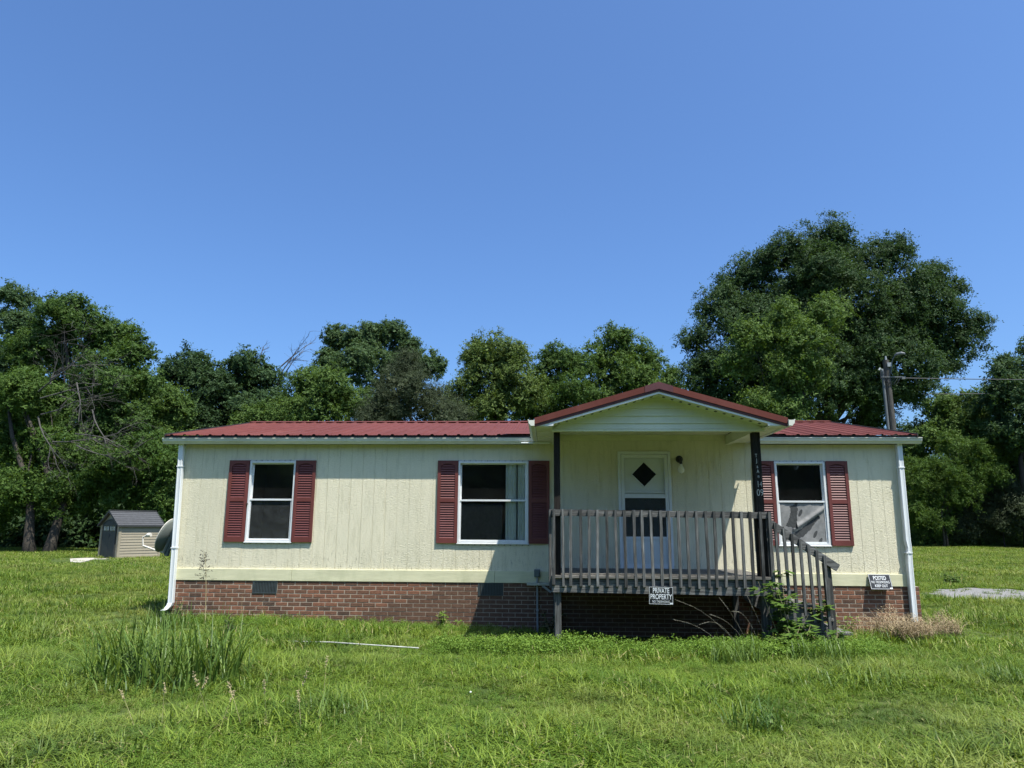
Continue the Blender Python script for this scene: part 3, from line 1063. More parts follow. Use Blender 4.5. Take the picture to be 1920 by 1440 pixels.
for s in (-1, 1):
    ex = EX0 if s < 0 else EX1
    ys = [FY, FY + .9, FY + 1.8]
    # sheets run from eave to ridge; the last one dies into the main roof
    for ya, yb2, yc in ((FY, FY + .9, FY + .9), (FY + .9, FY + 1.8, FY + 1.8), (FY + 1.8, -.05, 2.2)):
        P = [(ex, ya, pz(ex)), (CX, ya, PRZ), (CX, yc, PRZ), (ex, yb2, pz(ex))]
        P2 = [(p[0], p[1], p[2] + .006) for p in P]
        mb = MB().hexa(P + P2)
        n = 4
        for q in range(n):
            y = ya + (q + .5) * (min(yb2, ya + .9) - ya) / n
            mb.hexa([(ex, y - .03, pz(ex) + .0062), (CX, y - .03, PRZ + .0062), (CX, y + .03, PRZ + .0062), (ex, y + .03, pz(ex) + .0062),
                     (ex, y - .012, pz(ex) + .024), (CX, y - .012, PRZ + .024), (CX, y + .012, PRZ + .024), (ex, y + .012, pz(ex) + .024)])
        mb.build('porch_roof_panel', 'red_metal', porch)

    def slant(dz0, dz1, y0, y1, name, mat, xe=ex, xi=CX):
        return MB().hexa([(xe, y0, pz(xe) + dz0), (xi, y0, pz(xi) + dz0), (xi, y1, pz(xi) + dz0), (xe, y1, pz(xe) + dz0),
                          (xe, y0, pz(xe) + dz1), (xi, y0, pz(xi) + dz1), (xi, y1, pz(xi) + dz1), (xe, y1, pz(xe) + dz1)]).build(name, mat, porch)
    slant(-.058, .030, FY - .020, FY - .002, 'rake_trim', 'red_metal')
    slant(-.098, -.058, FY - .006, FY + .012, 'rake_return', 'red_dark')  # darker red paints in the shadow strip under the rake trim
    slant(-.128, -.098, FY + .004, FY + .02, 'rake_fascia', 'white_metal', xe=.30 if s < 0 else 3.40)
    slant(-.128, -.116, FY + .02, -1.872, 'rake_soffit', 'vinyl', xe=.30 if s < 0 else 3.40)
    mb = MB()
    for q in range(12):
        x = (.42 + q * .122) if s < 0 else (3.28 - q * .122)
        mb.bar((x - .016, -2.0, pz(x - .016) - .1295), (x + .016, -2.0, pz(x + .016) - .1295), .075, .005, (0, 0, 1))
    mb.build('soffit_hole', 'black_metal', porch, kind='stuff')
    # boxed eave: underside, outer fascia and end return
    xa, xb = (.095, .33) if s < 0 else (3.37, 3.605)
    mb = MB()
    for q in range(14):
        y = FY + .01 + q * .148
        mb.box(xa, xb, y, min(y + .142, -.02), 2.958 + (.002 if q % 2 else 0), 2.968)
    mb.build('eave_soffit', 'vinyl', porch)
    MB().box(ex - .002 if s < 0 else ex - .016, ex + .016 if s < 0 else ex + .002, FY + .012, -.06, 2.95, 3.04).build('eave_fascia', 'white_metal', porch)
    prof = [(ex + .02, 2.968), (.345, 2.968), (.345, pz(.345) - .10), (ex + .02, pz(ex) - .03)] if s < 0 else [(3.355, 2.968), (ex - .02, 2.968), (ex - .02, pz(ex) - .03), (3.355, pz(3.355) - .10)]
    MB().prism(prof, 'y', FY + .006, FY + .022).build('eave_return', 'white_metal', porch)
    # gutter along the eave with an end cap
    g = -1 if s < 0 else 1
    gp = [(ex, 2.958), (ex + g * .050, 2.956), (ex + g * .062, 2.975), (ex + g * .082, 2.995), (ex + g * .086, 3.036), (ex + g * .096, 3.040), (ex + g * .096, 3.048), (ex + g * .078, 3.048),
          (ex + g * .074, 3.0), (ex + g * .050, 2.968), (ex + g * .006, 2.968), (ex + g * .006, 3.044), (ex, 3.044)]
    mb = MB().prism(gp, 'y', FY - .05, -.245)
    cap = [(ex + g * .001, 2.959), (ex + g * .050, 2.957), (ex + g * .062, 2.975), (ex + g * .082, 2.995), (ex + g * .087, 3.038), (ex + g * .001, 3.038)]
    mb.prism(cap, 'y', FY - .053, FY - .049)
    mb.build('porch_gutter', 'gutter', porch)
    # ridge cap half
    MB().hexa([(CX + s * .2, FY - .026, pz(CX + .2) - .062), (CX, FY - .026, PRZ - .062), (CX, FY - .0205, PRZ - .062), (CX + s * .2, FY - .0205, pz(CX + .2) - .062),
               (CX + s * .2, FY - .026, pz(CX + .2) + .036), (CX, FY - .026, PRZ + .036), (CX, FY - .0205, PRZ + .036), (CX + s * .2, FY - .0205, pz(CX + .2) + .036)]).build('ridge_end', 'red_dark', porch)
    MB().hexa([(CX + s * .17, FY - .02, pz(CX + .17) + .026), (CX, FY - .02, PRZ + .034), (CX, 2.3, PRZ + .034), (CX + s * .17, 2.2, pz(CX + .17) + .026),
               (CX + s * .17, FY - .02, pz(CX + .17) + .034), (CX, FY - .02, PRZ + .042), (CX, 2.3, PRZ + .042), (CX + s * .17, 2.2, pz(CX + .17) + .034)]).build('porch_ridge_cap', 'red_dark', porch)
# gable siding: overlapping vinyl courses
GY = -1.865
courses = [2.955, 3.035, 3.145, 3.255, 3.365, 3.45]
for za, zb in zip(courses, courses[1:]):
    def half(z):
        return max(0.0, (PRZ - .118 - z) / PS)
    ha, hb = min(half(za), 1.50), min(half(zb), 1.50)
    if ha <= 0.02:
        continue
    zb_ = min(zb, PRZ - .119)
    P = [(CX - ha, GY - .022, za), (CX + ha, GY - .022, za), (CX + ha, GY + .012, za), (CX - ha, GY + .012, za),
         (CX - hb, GY - .004, zb_ + .004), (CX + hb, GY - .004, zb_ + .004), (CX + hb, GY + .012, zb_ + .004), (CX - hb, GY + .012, zb_ + .004)]
    MB().hexa(P).build('gable_siding_board', 'vinyl', porch)
MB().box(.318, 3.382, GY - .02, GY + .014, 2.918, 2.953, .003).build('gable_base_strip', 'vinyl', porch)
for x in (.318, 3.352):
    MB().box(x, x + .03, GY - .018, GY + .014, 2.9535, 3.02).build('gable_corner_strip', 'vinyl', porch)
# beams and ceiling
MB().box(.32, 3.38, GY + .016, GY + .10, 2.922, 3.09).build('porch_beam', 'trim_cream', porch)
for x in (.335, 3.285):
    MB().box(x, x + .08, GY + .102, -.024, 2.935, 3.09).build('porch_beam', 'vinyl', porch)
mb = MB()
for q in range(8):
    y = GY + .104 + q * .229
    mb.box(.418, 3.282, y, min(y + .225, -.026), 3.098 + (q % 2) * .002, 3.112)
mb.build('porch_ceiling', 'vinyl', porch)
# pale numbers and a small upright row of letters on the right-hand post
for txt, size, px, pz_, bold in (('T', .070, 3.268, 2.575, .001), ('J', .080, 3.272, 2.505, .001), ('a', .07, 3.276, 2.42, .001), ('A', .07, 3.280, 2.35, .001), ('n', .07, 3.284, 2.28, .001),
                                 ('1', .13, 3.272, 2.165, -.001), ('4', .105, 3.312, 2.165, -.001), ('0', .135, 3.268, 2.045, -.0005), ('9', .135, 3.318, 2.045, -.0005)):
    me = text_mesh(txt, size, bold, .72)
    me.materials.append(MT['letter'])
    o = link('letter', me, porch, Vector((px, DY + .043, pz_)) - porch.location)
    o.rotation_euler = (math.pi / 2, 0, 0)

# ================================================================== SMALL THINGS ON THE HOUSE
lamp = thing('porch_lamp', 'bare bulb in a black socket on the wall beside the front door', 'lamp', (2.51, -.002, 2.69))
MB().tube([(2.50, -.002, 2.69), (2.50, -.03, 2.69)], [.062, .055], 16).build('wall_plate', 'black_metal', lamp)
MB().tube([(2.50, -.03, 2.69), (2.505, -.085, 2.70), (2.508, -.10, 2.675)], [.018, .02, .02], 10).tube([(2.508, -.10, 2.69), (2.508, -.10, 2.60)], [.026, .022], 12).build('socket', 'black_metal', lamp)
MB().tube([(2.508, -.10, 2.60), (2.508, -.10, 2.57), (2.508, -.10, 2.54), (2.508, -.10, 2.495), (2.508, -.10, 2.465), (2.508, -.10, 2.445)], [.018, .024, .042, .050, .040, .012], 14).build('bulb', 'bulb', lamp, smooth=True)

box = thing('electric_box', 'small grey outlet box on an upright conduit left of the porch', 'electric box', (.085, -.05, -.15))
MB().box(.035, .135, -.075, -.029, .735, .862, .008).box(.05, .12, -.085, -.0751, .745, .852, .006).build('box_cover', 'grey_box', box)
MB().tube([(.088, -.05, .74), (.090, -.05, .1), (.098, -.05, -.3)], .017, 10).build('conduit', 'conduit', box)
MB().box(.065, .112, -.072, -.012, .20, .22).build('conduit_strap', 'conduit', box)
br = thing('white_bracket', 'white painted batten with a slanted brace fixed to the brick beside the porch', 'bracket', (.1, -.05, .62))
MB().box(-.085, .325, -.112, -.072, .605, .645, .003).build('batten', 'pvc', br)
MB().bar((.17, -.09, .605), (.315, -.09, .50), .03, .035).build('brace', 'conduit', br)


def sign(name, label, loc, w, h, lines, rx, ry):
    t = thing(name, label, 'sign', loc, 0, local=True)
    t.rotation_euler = (rx, ry, 0)
    MB().box(-w / 2, w / 2, -.002, .002, -h / 2, h / 2).build('sign_board', 'sign_black', t)
    mb = MB()
    e, b_ = .005, .0045
    mb.box(-w / 2 + e, w / 2 - e, -.0032, -.0021, h / 2 - e - b_, h / 2 - e).box(-w / 2 + e, w / 2 - e, -.0032, -.0021, -h / 2 + e, -h / 2 + e + b_)
    mb.box(-w / 2 + e, -w / 2 + e + b_, -.0032, -.0021, -h / 2 + e + b_, h / 2 - e - b_).box(w / 2 - e - b_, w / 2 - e, -.0032, -.0021, -h / 2 + e + b_, h / 2 - e - b_)
    mb.box(w / 2 - .045, w / 2 - e - .001, -.0042, -.0033, -h / 2 + e + .001, -h / 2 + .028)
    mb.build('sign_border', 'sign_white', t)
    for txt, z, size, wd_, bold in lines:
        me = text_mesh(txt, size, bold, 1, .0006)
        ext = max(v.co.x for v in me.vertices) - min(v.co.x for v in me.vertices)
        for v in me.vertices:
            v.co.x *= wd_ / ext
        me.materials.append(MT['sign_white'])
        o = link('lettering', me, t, (0, -.0028, z))
        o.rotation_euler = (math.pi / 2, 0, 0)
    return t


sign('private_property_sign', 'black private property sign nailed below the porch deck', (1.822, -1.885, .627), .335, .24,
     [('PRIVATE', .064, .098, .225, .0012), ('PROPERTY', -.018, .098, .295, .0012), ('NO TRESPASSING', -.083, .044, .24, -.0002)], R(3), R(1.0))
sign('posted_sign', 'black posted no trespassing sign tilted out from the brick at the right corner', (5.615, -.085, .712), .345, .245,
     [('POSTED', .058, .088, .20, .0005), ('NO TRESPASSING', -.008, .058, .285, -.0003), ('KEEP OUT', -.068, .060, .20, .0002)], R(-20), 0)

# ================================================================== SHED (built in its own axes: x along the long side, y towards the door end's width)
ang = math.atan2(.822, .569)
shed = thing('garden_shed', 'small taupe plastic shed with dark double door and grey shingled roof', 'shed', (-18.657, 19.088, .03), ang, local=True)
SLN, SWD, SEH, SRH = 1.95, 1.80, 1.50, 2.10
# in local axes: x = 0..SLN away from the door end, y = 0..SWD
mb = MB()
mb.box(.03, SLN - .03, .03, .05, 0, SEH).box(.03, SLN - .03, SWD - .05, SWD - .03, 0, SEH)
mb.prism([(.03, 0), (SWD - .03, 0), (SWD - .03, SEH), (SWD / 2, SRH - .04), (.03, SEH)], 'x', SLN - .06, SLN - .03)
mb.prism([(.03, 0), (SWD - .03, 0), (SWD - .03, SEH), (SWD / 2, SRH - .04), (.03, SEH)], 'x', .03, .06)
mb.build('wall', 'shed_wall', shed)
n = 11
for q in range(n):
    z0 = .12 + q * (SEH - .16) / n
    z1 = z0 + (SEH - .16) / n
    MB().hexa([(.13, -.002, z0), (SLN - .10, -.002, z0), (SLN - .10, .029, z0), (.13, .029, z0), (.13, .014, z1 - .006), (SLN - .10, .014, z1 - .006), (SLN - .10, .029, z1 - .006), (.13, .029, z1 - .006)]).build('siding_plank', 'shed_wall', shed)
MB().box(.0, .125, -.015, .029, 0, SEH - .01, .006).box(.0, .029, -.015, .10, 0, SEH - .01).box(SLN - .095, SLN, -.015, .029, 0, SEH - .01, .006).box(0, .029, SWD - .12, SWD + .01, 0, SEH - .01).build('corner_post', 'shed_wall', shed)
MB().box(.13, SLN - .1, -.014, .028, 0, .115).build('base_rail', 'shed_wall', shed)
for q in range(2):
    y0 = .29 + q * .61
    y1 = y0 + .60
    top = [(y0, 1.62 if q == 0 else 1.78)]
    prof = [(y0, .05), (y1, .05)] + [(y1 - (y1 - y0) * t / 5, 1.52 + .16 * math.sin(math.pi * (((y1 - (y1 - y0) * t / 5) - .29) / 1.21))) for t in range(6)]
    d = MB().prism(prof, 'x', -.012, .028).build('door', 'shed_dark', shed)
    MB().box(-.0135, -.0122, (y0 + y1) / 2 - .25, (y0 + y1) / 2 + .25, 1.21, 1.45).build('window_pane', 'black_glass', d)
    mb = MB()
    yc = (y0 + y1) / 2
    for w in range(4):
        y = yc - .19 + w * .127
        mb.box(-.0145, -.0125, y - .018, y + .018, 1.24, 1.42)
    mb.build('window', 'white_metal', d)
    if q == 0:
        MB().box(-.03, -.0125, y1 - .06, y1 - .03, .95, 1.1).build('handle', 'black_metal', d)
mb = MB()
arch = [(.22, .02), (.285, .02)] + [(.285 + 1.22 * t / 8, 1.535 + .16 * math.sin(math.pi * t / 8)) for t in range(9)] + [(1.505, .02), (1.57, .02), (1.57, 1.62)] + [(1.57 - 1.35 * t / 8, 1.62 + .15 * math.sin(math.pi * t / 8)) for t in range(1, 8)] + [(.22, 1.62)]
for q in range(8):
    t0, t1 = q / 8, (q + 1) / 8
    f = lambda t, o: (-.02, .29 + 1.21 * t, 1.535 + o + .16 * math.sin(math.pi * t))
    a, b = f(t0, 0), f(t1, 0)
    mb.hexa([(-.02, a[1], a[2]), (.029, a[1], a[2]), (.029, b[1], b[2]), (-.02, b[1], b[2]), (-.02, a[1], a[2] + .05), (.029, a[1], a[2] + .05), (.029, b[1], b[2] + .05), (-.02, b[1], b[2] + .05)])
mb.box(-.02, .029, .235, .288, .02, 1.56).box(-.02, .029, 1.502, 1.555, .02, 1.56)
mb.build('door_frame', 'shed_dark', shed)
rl = SWD / 2 + .10
for s in (0, 1):
    for q in range(7):
        t0, t1 = q / 7, (q + 1) / 7
        y0, z0 = -.10 + rl * t0, SEH - .05 + (SRH - SEH + .06) * t0
        y1, z1 = -.10 + rl * t1, SEH - .05 + (SRH - SEH + .06) * t1
        if s:
            y0, y1 = SWD - y0, SWD - y1
        MB().hexa([(-.10, y0, z0), (SLN + .06, y0, z0), (SLN + .06, y1, z1 - .012), (-.10, y1, z1 - .012), (-.10, y0, z0 + .034), (SLN + .06, y0, z0 + .034), (SLN + .06, y1, z1 + .010), (-.10, y1, z1 + .010)]).build('shingle_course', 'shed_roof', shed)
    ye = -.10 if s == 0 else SWD + .10
    MB().box(-.10, SLN + .06, ye - .012, ye + .012, SEH - .09, SEH - .012).build('eave_trim', 'shed_dark', shed)
    for xx in (-.115, SLN + .062):
        yy0 = -.11 if s == 0 else SWD + .11
        MB().hexa([(xx, yy0, SEH - .09), (xx + .014, yy0, SEH - .09), (xx + .014, SWD / 2, SRH - .05), (xx, SWD / 2, SRH - .05), (xx, yy0, SEH - .005), (xx + .014, yy0, SEH - .005), (xx + .014, SWD / 2, SRH + .05), (xx, SWD / 2, SRH + .05)]).build('gable_trim', 'shed_dark', shed)
MB().box(-.11, SLN + .07, SWD / 2 - .06, SWD / 2 + .06, SRH + .012, SRH + .05, .008).build('ridge_cap', 'shed_dark', shed)

# concrete slab leading to the shed door
P = [(-18.0, 15.7), (-18.55, 15.9), (-20.4, 18.6), (-20.2, 19.6), (-18.75, 18.9), (-19.2, 18.4)]
mb = MB().prism(P, 'z', -.03, .075)
mb.build('path', 'concrete', None, origin=(0, 0, 0), kind='structure')

# ================================================================== SATELLITE DISH on the left end wall
dish = thing('satellite_dish', 'grey satellite dish on a bracket beside the left end of the house', 'satellite dish', (-6.62, 1.4, 1.2))
dc = Vector((-7.09, 1.5, 1.35))
dn = Vector((-.93, .06, .36)).normalized()              # the way it faces: away and to the left
da = dn.cross(Vector((0, 0, 1))).normalized()
db = da.cross(dn).normalized()
V, F = [], []
nr, ns = 7, 36
for sgn, off in ((1, 0), (1, -.008)):
    base = len(V)
    for i in range(nr + 1):
        r = i / nr
        for k in range(ns):
            t = 2 * math.pi * k / ns
            p = dc + da * (.27 * r * math.cos(t)) + db * (.33 * r * math.sin(t)) + dn * (.085 * r * r - .085 + off)
            V.append(p)
    for i in range(nr):
        for k in range(ns):
            a, b = base + i * ns + k, base + i * ns + (k + 1) % ns
            F.append((a, b, b + ns, a + ns))
e0, e1 = nr * ns, (nr + 1) * ns + nr * ns
for k in range(ns):
    F.append((e0 + k, e0 + (k + 1) % ns, e1 + (k + 1) % ns, e1 + k))
MB().add(V, F).build('reflector', 'dish', dish, smooth=True)
rimp = [dc + da * (.272 * math.cos(2 * math.pi * k / ns)) + db * (.332 * math.sin(2 * math.pi * k / ns)) for k in range(ns + 1)]
MB().tube(rimp, .009, 6).build('rim', 'dish_arm', dish)
low = dc - db * .31 - dn * .06
elbow = low + dn * .42 - db * .02 + Vector((0, 0, -.02))
MB().tube([low - dn * .06, low + dn * .14 - db * .02, elbow], .018, 8).tube([elbow, elbow + Vector((-.02, 0, .16)), elbow + Vector((.07, -.01, .20))], .016, 8).build('feed_arm', 'dish_arm', dish)
MB().tube([elbow + Vector((.05, -.01, .20)), elbow + Vector((.10, -.02, .20)), elbow + Vector((.15, -.03, .205))], [.02, .042, .036], 12).build('feed_horn', 'dish_arm', dish)
bk = dc - dn * .10
MB().bar(bk + db * .12 - dn * .02, bk - db * .30 - dn * .03, .11, .05, dn).bar(bk - db * .10 - dn * .03, bk - db * .34 - dn * .08, .07, .07, dn).build('bracket', 'grey_box', dish)
MB().tube([bk - db * .22 - dn * .06, (-6.74, 1.42, 1.14), (-6.60, 1.40, 1.02), (-6.10, 1.40, .96)], .024, 10).build('mast', 'grey_box', dish)
MB().box(-6.125, -6.097, 1.32, 1.48, .86, 1.06, .004).build('wall_plate', 'grey_box', dish)
MB().tube([low, low + Vector((.02, 0, -.08)), low + Vector((.10, 0, -.14)), (-6.8, 1.42, 1.0), (-6.6, 1.42, .85), (-6.3, 1.41, .80)], .005, 6).build('coaxial_cable', 'black_metal', dish)

# ================================================================== UTILITY POLE and wires
px, py = 14.27, 17.0
pole = thing('utility_pole', 'wooden utility pole with lamp arm behind the right end of the house', 'utility pole', (px, py, float(gh(px, py))))
MB().tube([(px + .03, py, -.4), (px + .02, py, 4), (px, py, 8.35)], [.165, .14, .115], 14).build('shaft', 'pole', pole)
MB().tube([(px - .18, py - .05, 0), (px - .19, py - .05, 5), (px - .20, py - .05, 7.75)], .055, 10).build('conduit', 'pole_conduit', pole)
MB().tube([(px - .20, py - .05, 7.75), (px - .22, py - .06, 7.95), (px - .30, py - .08, 7.98), (px - .36, py - .1, 7.9)], [.05, .055, .05, .04], 10).build('weatherhead', 'conduit', pole)
MB().tube([(px + .12, py - .08, 7.75), (px + .14, py - .10, 8.1), (px + .20, py - .2, 8.36), (px + .27, py - .28, 8.48)], .022, 8).build('lamp_arm', 'pole_conduit', pole)
MB().tube([(px + .25, py - .26, 8.47), (px + .32, py - .34, 8.52), (px + .44, py - .44, 8.53), (px + .54, py - .52, 8.50)], [.04, .07, .075, .04], 12).build('lamp_head', 'pole_conduit', pole)
MB().tube([(px + .0, py - .02, 8.35), (px, py - .02, 8.52)], [.05, .03], 8).box(px - .02, px + .16, py - .16, py - .12, 8.05, 8.22).build('insulator', 'conduit', pole)
MB().box(px - .30, px + .55, py - .14, py - .11, 7.60, 7.64).box(px + .50, px + .62, py - .18, py - .08, 7.52, 7.62).build('crossarm', 'pole_conduit', pole)
for q in range(4):
    MB().tube([(px - .3 + q * .04, py - .1, 7.9), (px - .35 + q * .09, py - .16, 7.55 - q * .05), (px - .1 + q * .12, py - .15, 7.3), (px + .15 + .1 * q, py - .14, 7.58)], .010, 5).build('service_cable', 'cable', pole)


def wire(name, label, p0, p1, sag, r):
    p0, p1 = Vector(p0), Vector(p1)
    pts = []
    for k in range(25):
        t = k / 24
        p = p0.lerp(p1, t)
        p.z -= sag * 4 * t * (1 - t)
        pts.append(p - p0)
    o = MB().tube(pts, r, 6).build(name, 'cable', None, origin=(0, 0, 0))
    o.location = p0
    tag(o, label, 'cable')


wire('overhead_cable', 'thick overhead cable running right from the utility pole', (px + .55, py - .13, 7.57), (58, 20, 8.7), .35, .018)
wire('overhead_cable', 'thin lower wire crossing the sky gap right of the big oak', (20, 40, 11.2), (70, 40, 12.6), .5, .022)

# ================================================================== small things on the ground
pv = MB().tube([(-3.22, -2.40, 0), (-2.6, -2.5, .01), (-2.0, -2.66, .006), (-1.38, -2.80, 0)], .0085, 8).build('plastic_pipe', 'pvc', None, origin=(-2.3, -2.6, 0))
pv.location = (-2.3, -2.6, .042)
tag(pv, 'thin white plastic pipe lying in the grass in front of the house', 'pipe')
# gravel patch on the right
gp = MB()
V, F = [], []
gx, gy = np.meshgrid(np.linspace(8.6, 14.6, 26), np.linspace(3.2, 9.4, 26))
idx = {}


def in_patch(x, y):
    u = (x - 11.1) / 1.75
    v = (y - 6.1 - .3 * (x - 11.1)) / 1.65
    return u * u + v * v < 1 + .35 * math.sin(3.1 * x) * math.cos(2.3 * y + x)


for j in range(25):
    for i in range(25):
        if in_patch((gx[j, i] + gx[j + 1, i + 1]) / 2, (gy[j, i] + gy[j + 1, i + 1]) / 2):
            q = []
            for a, b in ((j, i), (j, i + 1), (j + 1, i + 1), (j + 1, i)):
                if (a, b) not in idx:
                    idx[(a, b)] = len(V)
                    V.append((gx[a, b], gy[a, b], float(gh(gx[a, b], gy[a, b])) + .012))
                q.append(idx[(a, b)])
            F.append(tuple(q))
MB().add(V, F).build('gravel', 'gravel', None, origin=(0, 0, 0), kind='stuff')

# ================================================================== TREES
NPR = np.random.default_rng(5)


def unit(a):
    return a / np.maximum(np.linalg.norm(a, axis=-1, keepdims=True), 1e-9)


def quads_mesh(name, P, tint, mat, origin):
    """P (n,k,3) leaf corners -> one mesh with a per-leaf tint"""
    n, k = P.shape[:2]
    me = bpy.data.meshes.new(name)
    me.vertices.add(n * k)
    me.vertices.foreach_set('co', (P.reshape(-1, 3) - np.asarray(origin)).astype(np.float32).ravel())
    me.loops.add(n * k)
    me.loops.foreach_set('vertex_index', np.arange(n * k, dtype=np.int32))
    me.polygons.add(n)
    me.polygons.foreach_set('loop_start', np.arange(0, n * k, k, dtype=np.int32))
    me.polygons.foreach_set('loop_total', np.full(n, k, dtype=np.int32))
    at = me.attributes.new('tint', 'FLOAT', 'FACE')
    at.data.foreach_set('value', np.clip(tint, 0, 1).astype(np.float32))
    me.materials.append(MT[mat])
    me.update(calc_edges=True)
    return me


def leaves(C, nrm, size, aspect, rng, droop=.0, tri=False):
    """diamond shaped leaves with a fold, at points C with preferred normals"""
    n = len(C)
    nn = unit(nrm + rng.normal(0, .55, (n, 3)))
    t = unit(np.cross(nn, rng.normal(0, 1, (n, 3))))
    t[:, 2] -= droop
    t = unit(t)
    b = np.cross(nn, t)
    s = (size * rng.uniform(.65, 1.3, n))[:, None]
    w = s * aspect
    if tri:
        return np.stack([C + t * s * .58, C - t * s * .42 + b * w * .52 - nn * s * .05, C - t * s * .42 - b * w * .52], 1)
    P = np.stack([C - t * s * .5, C + b * w * .5 - nn * s * .08, C + t * s * .5, C - b * w * .5 - nn * s * .08], 1)
    return P


def scatter(name, xyz, scl, tufts, seed, rot=None, parent=None):
    """one object: points carrying instanced tufts (geometry nodes)"""
    rng = np.random.default_rng(seed)
    me = bpy.data.meshes.new(name)
    me.vertices.add(len(xyz))
    me.vertices.foreach_set('co', xyz.astype(np.float32).ravel())
    me.attributes.new('scl', 'FLOAT', 'POINT').data.foreach_set('value', scl.astype(np.float32))
    if rot is None:
        rot = np.stack([np.zeros(len(xyz)), np.zeros(len(xyz)), rng.uniform(0, 6.283, len(xyz))], 1)
    me.attributes.new('rot', 'FLOAT_VECTOR', 'POINT').data.foreach_set('vector', rot.astype(np.float32).ravel())
    me.attributes.new('pick', 'INT', 'POINT').data.foreach_set('value', rng.integers(0, len(tufts), len(xyz)).astype(np.int32))
    o = link(name, me, parent, kind=None if parent else 'stuff')
    ng = bpy.data.node_groups.new(name, 'GeometryNodeTree')
    ng.interface.new_socket('Geometry', in_out='INPUT', socket_type='NodeSocketGeometry')
    ng.interface.new_socket('Geometry', in_out='OUTPUT', socket_type='NodeSocketGeometry')
    gi, go = ng.nodes.new('NodeGroupInput'), ng.nodes.new('NodeGroupOutput')
    iop = ng.nodes.new('GeometryNodeInstanceOnPoints')
    g2i = ng.nodes.new('GeometryNodeGeometryToInstance')
    for t in reversed(tufts):
        oi = ng.nodes.new('GeometryNodeObjectInfo')
        oi.inputs['Object'].default_value = t
        oi.inputs['As Instance'].default_value = True
        ng.links.new(oi.outputs['Geometry'], g2i.inputs[0])

    def attr(nm, ty):
        a = ng.nodes.new('GeometryNodeInputNamedAttribute')
        a.data_type = ty
        a.inputs['Name'].default_value = nm
        return a.outputs['Attribute']
    ng.links.new(gi.outputs[0], iop.inputs['Points'])
    ng.links.new(g2i.outputs[0], iop.inputs['Instance'])
    iop.inputs['Pick Instance'].default_value = True
    ng.links.new(attr('pick', 'INT'), iop.inputs['Instance Index'])
    ng.links.new(attr('rot', 'FLOAT_VECTOR'), iop.inputs['Rotation'])
    ng.links.new(attr('scl', 'FLOAT'), iop.inputs['Scale'])
    ng.links.new(iop.outputs[0], go.inputs[0])
    md = o.modifiers.new('scatter', 'NODES')
    md.node_group = ng
    return o


CLUSTERS = {}


def clusters(mat, leaf, aspect, droop):
    """a few leafy twig bunches, about a metre across, pointing up their own z axis"""
    key = (mat, leaf, aspect, droop)
    if key not in CLUSTERS:
        out = []
        for v in range(5):
            rng = np.random.default_rng(900 + v)
            Ps = []
            nt = 7
            tw = unit(np.stack([rng.normal(0, .75, nt), rng.normal(0, .75, nt), rng.uniform(.1, 1.2, nt)], 1))
            for w in tw:
                k = 8
                s = rng.random(k) ** .75
                pos = w * (s * rng.uniform(.35, .75))[:, None] + rng.normal(0, .055, (k, 3))
                pos[:, 2] -= droop * .25 * s * s
                nr = np.tile(w * .5 + np.array([0, 0, .7]), (k, 1))
                Ps.append(leaves(pos, nr, np.full(k, leaf * 1.36), aspect, rng, droop, True))
            P = np.concatenate(Ps)
            out.append((P, rng.normal(.45, .17, len(P))))
        CLUSTERS[key] = out
    return CLUSTERS[key]


